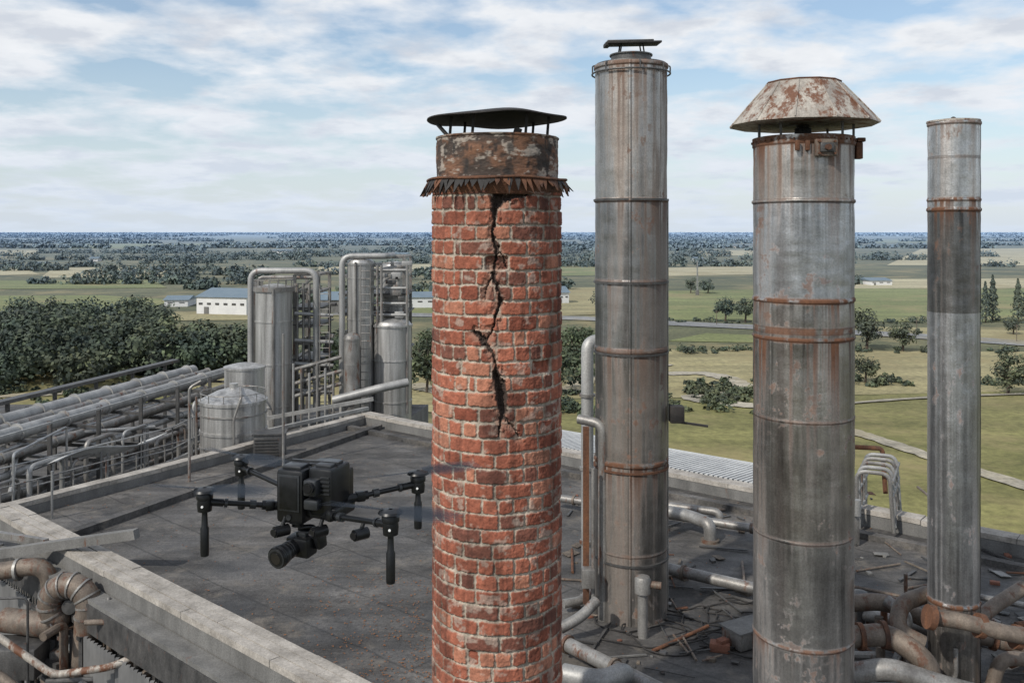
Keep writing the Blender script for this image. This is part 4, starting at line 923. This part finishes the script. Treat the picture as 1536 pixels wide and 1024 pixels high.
for k in range(380):
    t = k % 6
    if t == 0: px_, py_ = rg.uniform(1130, 1900), rg.uniform(572, 580)
    elif t == 1: px_, py_ = rg.uniform(830, 1250), rg.uniform(590, 625)
    elif t == 2: px_, py_ = rg.uniform(-300, 330), rg.uniform(575, 605)
    elif t == 3: px_, py_ = rg.uniform(1000, 1900), rg.uniform(481, 486)
    elif t == 4: px_, py_ = rg.uniform(1000, 1900), rg.uniform(525, 531)
    else: px_, py_ = rg.uniform(1030, 1200), 590+rg.normal()*8
    g = G(px_, py_); h = rg.uniform(.5, 1.5); tr_.append((g.x, g.y, GZ-.2, h*rg.uniform(1.5, 3.2), h))
V, Q, Cc = leafcloud(tr_, 130, .22, 7, rg, low=1.); npmesh('scrub_bushes', V, Q, 'leaf1', Cc)
tr_ = []
rows = [349.6, 350.2, 351, 352, 353.5, 355, 357, 359.5, 362, 365, 368, 372, 376, 380, 385, 390, 395, 400, 406, 412, 419, 426, 434, 443, 453, 464]
for i, y in enumerate(rows):
    D = (CZ-GZ)*F/(y-348); ht = 9.+(6 if y < 353 else 0); hp = ht/D*F; wp = max(hp*1.2, 6.)
    ph = rg.uniform(0, 1000); n = int(2300/(wp*.42))
    for k in range(n):
        px_ = -380+2300*k/n+rg.uniform(-1, 1)*wp*.5
        f = .5+.5*math.sin(px_*.009+ph)*math.sin(px_*.0037+ph*2.1)+.12*math.sin(px_*.033+ph*3)
        left = px_ < 660
        thr = .22 if y < 358 else (.38 if left else .50)
        if y > 400: thr = .42 if left else .80
        if y > 430: thr = .55 if left else 1.05
        if y > 436 and left and (px_ < 270): thr = 1.05
        if y > 440 and 230 < px_ < 400: thr = 1.05
        if f < thr: continue
        yy = y+rg.uniform(-.5, .5)*(.2 if y < 353 else .6)*(1+(y-348)*.01)
        if yy < 349.3: yy = 349.3
        sz = rg.uniform(.45, 1.1); g = G(px_, yy); hh = ht*sz*(1. if y < 400 else .75); w_ = wp/F*g.y*(.5+.7*sz)*rg.uniform(.9, 1.6)*(1. if y < 400 else .8)
        tr_.append((g.x, g.y, GZ-hh*.25, w_, hh))
near = [t for t in tr_ if t[1] < 900]; far = [t for t in tr_ if t[1] >= 900 and t[1] < 3500]; vf = [t for t in tr_ if t[1] >= 3500]
print('trees', len(near), len(far), len(vf))
V1, Q1, C1 = leafcloud(near, 110, .75, 10, rg, low=1.); npmesh('distant_trees', V1, Q1, 'leaf2', C1)
V1, Q1, C1 = leafcloud(far, 46, 2.2, 8, rg, low=1.); npmesh('distant_trees', V1, Q1, 'leaf2', C1)
V1, Q1, C1 = leafcloud(vf, 32, 7., 6, rg, low=1.); npmesh('distant_treeline', V1, Q1, 'leaf2', C1)

# ------------------------------------------------------------ distant buildings, mast
M['wallwhite'] = surf('white_cladding', (.60, .60, .60), (.72, .72, .71), .7, 0, .3, bs=.05)
M['roofblue'] = surf('blue_grey_roof', (.12, .17, .21), (.17, .22, .26), .6, 0, .3, bs=.05)
def shed(name, px, py, wpx, hpx, depth=14, yaw=.15, wall='wallwhite', roof='roofblue', gable=.35):
    g = G(px, py); s = g.y/F; w = wpx*s; h = hpx*s; R = Matrix.Rotation(yaw, 3, 'Z'); e = empty(name, g)
    def T(x, y, z): return g+R@Vector((x, y, z))
    b = B(); b.box(T(0, depth/2, h/2), (w, depth, h), wall, rot=yaw); b.obj('walls', e)
    b = B(); o = .4; hw = w/2+o; rz = h+h*gable+.6
    vs = [T(-hw, -o, h+.02), T(hw, -o, h+.02), T(hw, depth+o, h+.02), T(-hw, depth+o, h+.02), T(-hw, depth/2, rz), T(hw, depth/2, rz)]
    b.add(vs, [(0, 1, 5, 4), (2, 3, 4, 5), (0, 4, 3), (1, 2, 5), (0, 3, 2, 1)], roof); b.obj('roof', e, smooth=0)
    b = B(); n = max(2, int(w/2.2))
    for k in range(n): b.box(T(-w/2+w*(k+.5)/n, -.04, h*.62), (w/n*.45, .1, h*.12), 'darksteel', rot=yaw)
    b.box(T(-w*.3, -.06, h*.22), (w*.09, .12, h*.44), 'fascia', rot=yaw); b.obj('windows_and_doors', e)
shed('warehouse', 332, 472, 84, 26, 14, -.25, gable=.3); shed('warehouse', 264, 460, 34, 10, 10, .12, gable=.2); shed('warehouse', 492, 470, 40, 20, 12, 0, 'fascia'); shed('warehouse', 630, 462, 46, 16, 12, .1, gable=.2)
shed('farmhouse', 846, 455, 16, 16, 8, .3); shed('warehouse', 1322, 428, 34, 7, 12, .1, gable=.2); shed('warehouse', 1115, 372, 50, 3.4, 30, .1, gable=.2); shed('warehouse', 590, 385, 40, 4, 30, 0, gable=.2); shed('warehouse', 420, 380, 30, 4, 30, 0, gable=.2)
shed('farmhouse', 60, 400, 14, 4, 12, .2, gable=.3); shed('farmhouse', 140, 392, 12, 4, 12, .2, gable=.3); shed('farmhouse', 1240, 388, 14, 4, 12, -.2, gable=.3); shed('farmhouse', 1050, 392, 12, 4, 12, .1, gable=.3)
b = B(); g = G(1046, 443); s = g.y/F; b.tube(g, g+Vector((0, 0, 52*s)), .22, 'galv', 6)
for k in (20, 30, 42): b.beam(g+Vector((-2.*s, 0, k*s)), g+Vector((2.*s, 0, k*s)), .2, .2, 'galv')
b.box(g+Vector((0, 0, 4*s)), (5*s, 2*s, 8*s), 'fascia'); b.obj('radio_mast')
b = B()
for px_ in range(1000, 1700, 75):
    g = G(px_, 484+(px_-1000)*.055); b.tube(g, g+Vector((0, 0, 3.2)), .07, 'wood', 6); b.beam(g+Vector((-.5, 0, 3.)), g+Vector((.5, 0, 3.)), .08, .08, 'wood')
b.obj('roadside_poles')

# ------------------------------------------------------------ world & sun
w = bpy.data.worlds.new('World'); scene.world = w; w.use_nodes = True; nt = w.node_tree
for n in list(nt.nodes): nt.nodes.remove(n)
out = nt.nodes.new('ShaderNodeOutputWorld')
sdir = Vector((-.60, -.62, .74)).normalized(); el = math.asin(sdir.z); rot = math.atan2(sdir.x, sdir.y)
sky = nt.nodes.new('ShaderNodeTexSky'); sky.sky_type = 'NISHITA'; sky.sun_disc = False; sky.sun_elevation = el; sky.sun_rotation = rot
sky.air_density = 1.2; sky.dust_density = .6; sky.ozone_density = 3.
bg1 = nt.nodes.new('ShaderNodeBackground'); bg1.inputs[1].default_value = .125; nt.links.new(sky.outputs[0], bg1.inputs[0])
tc = nt.nodes.new('ShaderNodeTexCoord'); sp = nt.nodes.new('ShaderNodeSeparateXYZ'); nt.links.new(tc.outputs['Generated'], sp.inputs[0])
def mth(op, a, b_=None, c_=None):
    n = nt.nodes.new('ShaderNodeMath'); n.operation = op
    for i, v in enumerate((a, b_, c_)):
        if v is None: continue
        if isinstance(v, (int, float)): n.inputs[i].default_value = v
        else: nt.links.new(v, n.inputs[i])
    return n.outputs[0]
zc = mth('MAXIMUM', sp.outputs[2], 0.); den = mth('ADD', zc, .17)
cx_ = mth('DIVIDE', sp.outputs[0], den); cy_ = mth('DIVIDE', sp.outputs[1], den)
cmb = nt.nodes.new('ShaderNodeCombineXYZ'); nt.links.new(cx_, cmb.inputs[0]); nt.links.new(cy_, cmb.inputs[1])
def wn(scale, det, ro, off, dist=0.):
    mp = nt.nodes.new('ShaderNodeMapping'); mp.inputs['Location'].default_value = off; nt.links.new(cmb.outputs[0], mp.inputs[0])
    n = nt.nodes.new('ShaderNodeTexNoise'); n.inputs['Scale'].default_value = scale; n.inputs['Detail'].default_value = det; n.inputs['Roughness'].default_value = ro; n.inputs['Distortion'].default_value = dist; nt.links.new(mp.outputs[0], n.inputs['Vector']); return n.outputs['Fac']
n1 = wn(2.0, 9, .54, (3.2, 1.4, 0), .1); n2 = wn(4.2, 6, .55, (7, 2, 3))
dens = ramp(nt, n1, [(.42, g3(0.05)), (.49, g3(.5)), (.56, g3(1.))])
ccol = ramp(nt, mth('ADD', mth('MULTIPLY', n1, .45), mth('MULTIPLY', n2, .55)), [(.42, (.96, .97, .99)), (.51, (.88, .90, .93)), (.60, (.66, .70, .77))])
bg2 = nt.nodes.new('ShaderNodeBackground'); bg2.inputs[1].default_value = .97; nt.links.new(ccol, bg2.inputs[0])
bg3 = nt.nodes.new('ShaderNodeBackground'); bg3.inputs[0].default_value = (.66, .75, .87, 1); bg3.inputs[1].default_value = 1.
mx = nt.nodes.new('ShaderNodeMixShader'); nt.links.new(dens, mx.inputs[0]); nt.links.new(bg1.outputs[0], mx.inputs[1]); nt.links.new(bg2.outputs[0], mx.inputs[2])
hz = ramp(nt, sp.outputs[2], [(0., g3(.88)), (.06, g3(.55)), (.18, g3(0.12))])
mx2 = nt.nodes.new('ShaderNodeMixShader'); nt.links.new(hz, mx2.inputs[0]); nt.links.new(mx.outputs[0], mx2.inputs[1]); nt.links.new(bg3.outputs[0], mx2.inputs[2])
nt.links.new(mx2.outputs[0], out.inputs[0])
sl = bpy.data.lights.new('sun', 'SUN'); sl.energy = 3.4; sl.angle = math.radians(1.5); sl.color = (1, .95, .87)
so = bpy.data.objects.new('sun', sl); scene.collection.objects.link(so); so.rotation_euler = sdir.to_track_quat('Z', 'Y').to_euler(); so.location = (-20, -20, 40)

cam = bpy.data.cameras.new('camera'); cam.lens = 32; cam.sensor_width = 36; cam.shift_y = -(512-348)/1536; cam.clip_end = 150000; cam.clip_start = .1
co = bpy.data.objects.new('camera', cam); scene.collection.objects.link(co); co.location = (0, 0, CZ); co.rotation_euler = (math.radians(90), 0, 0); scene.camera = co
scene.view_settings.view_transform = 'Standard'; scene.view_settings.look = 'None'; scene.view_settings.exposure = 0
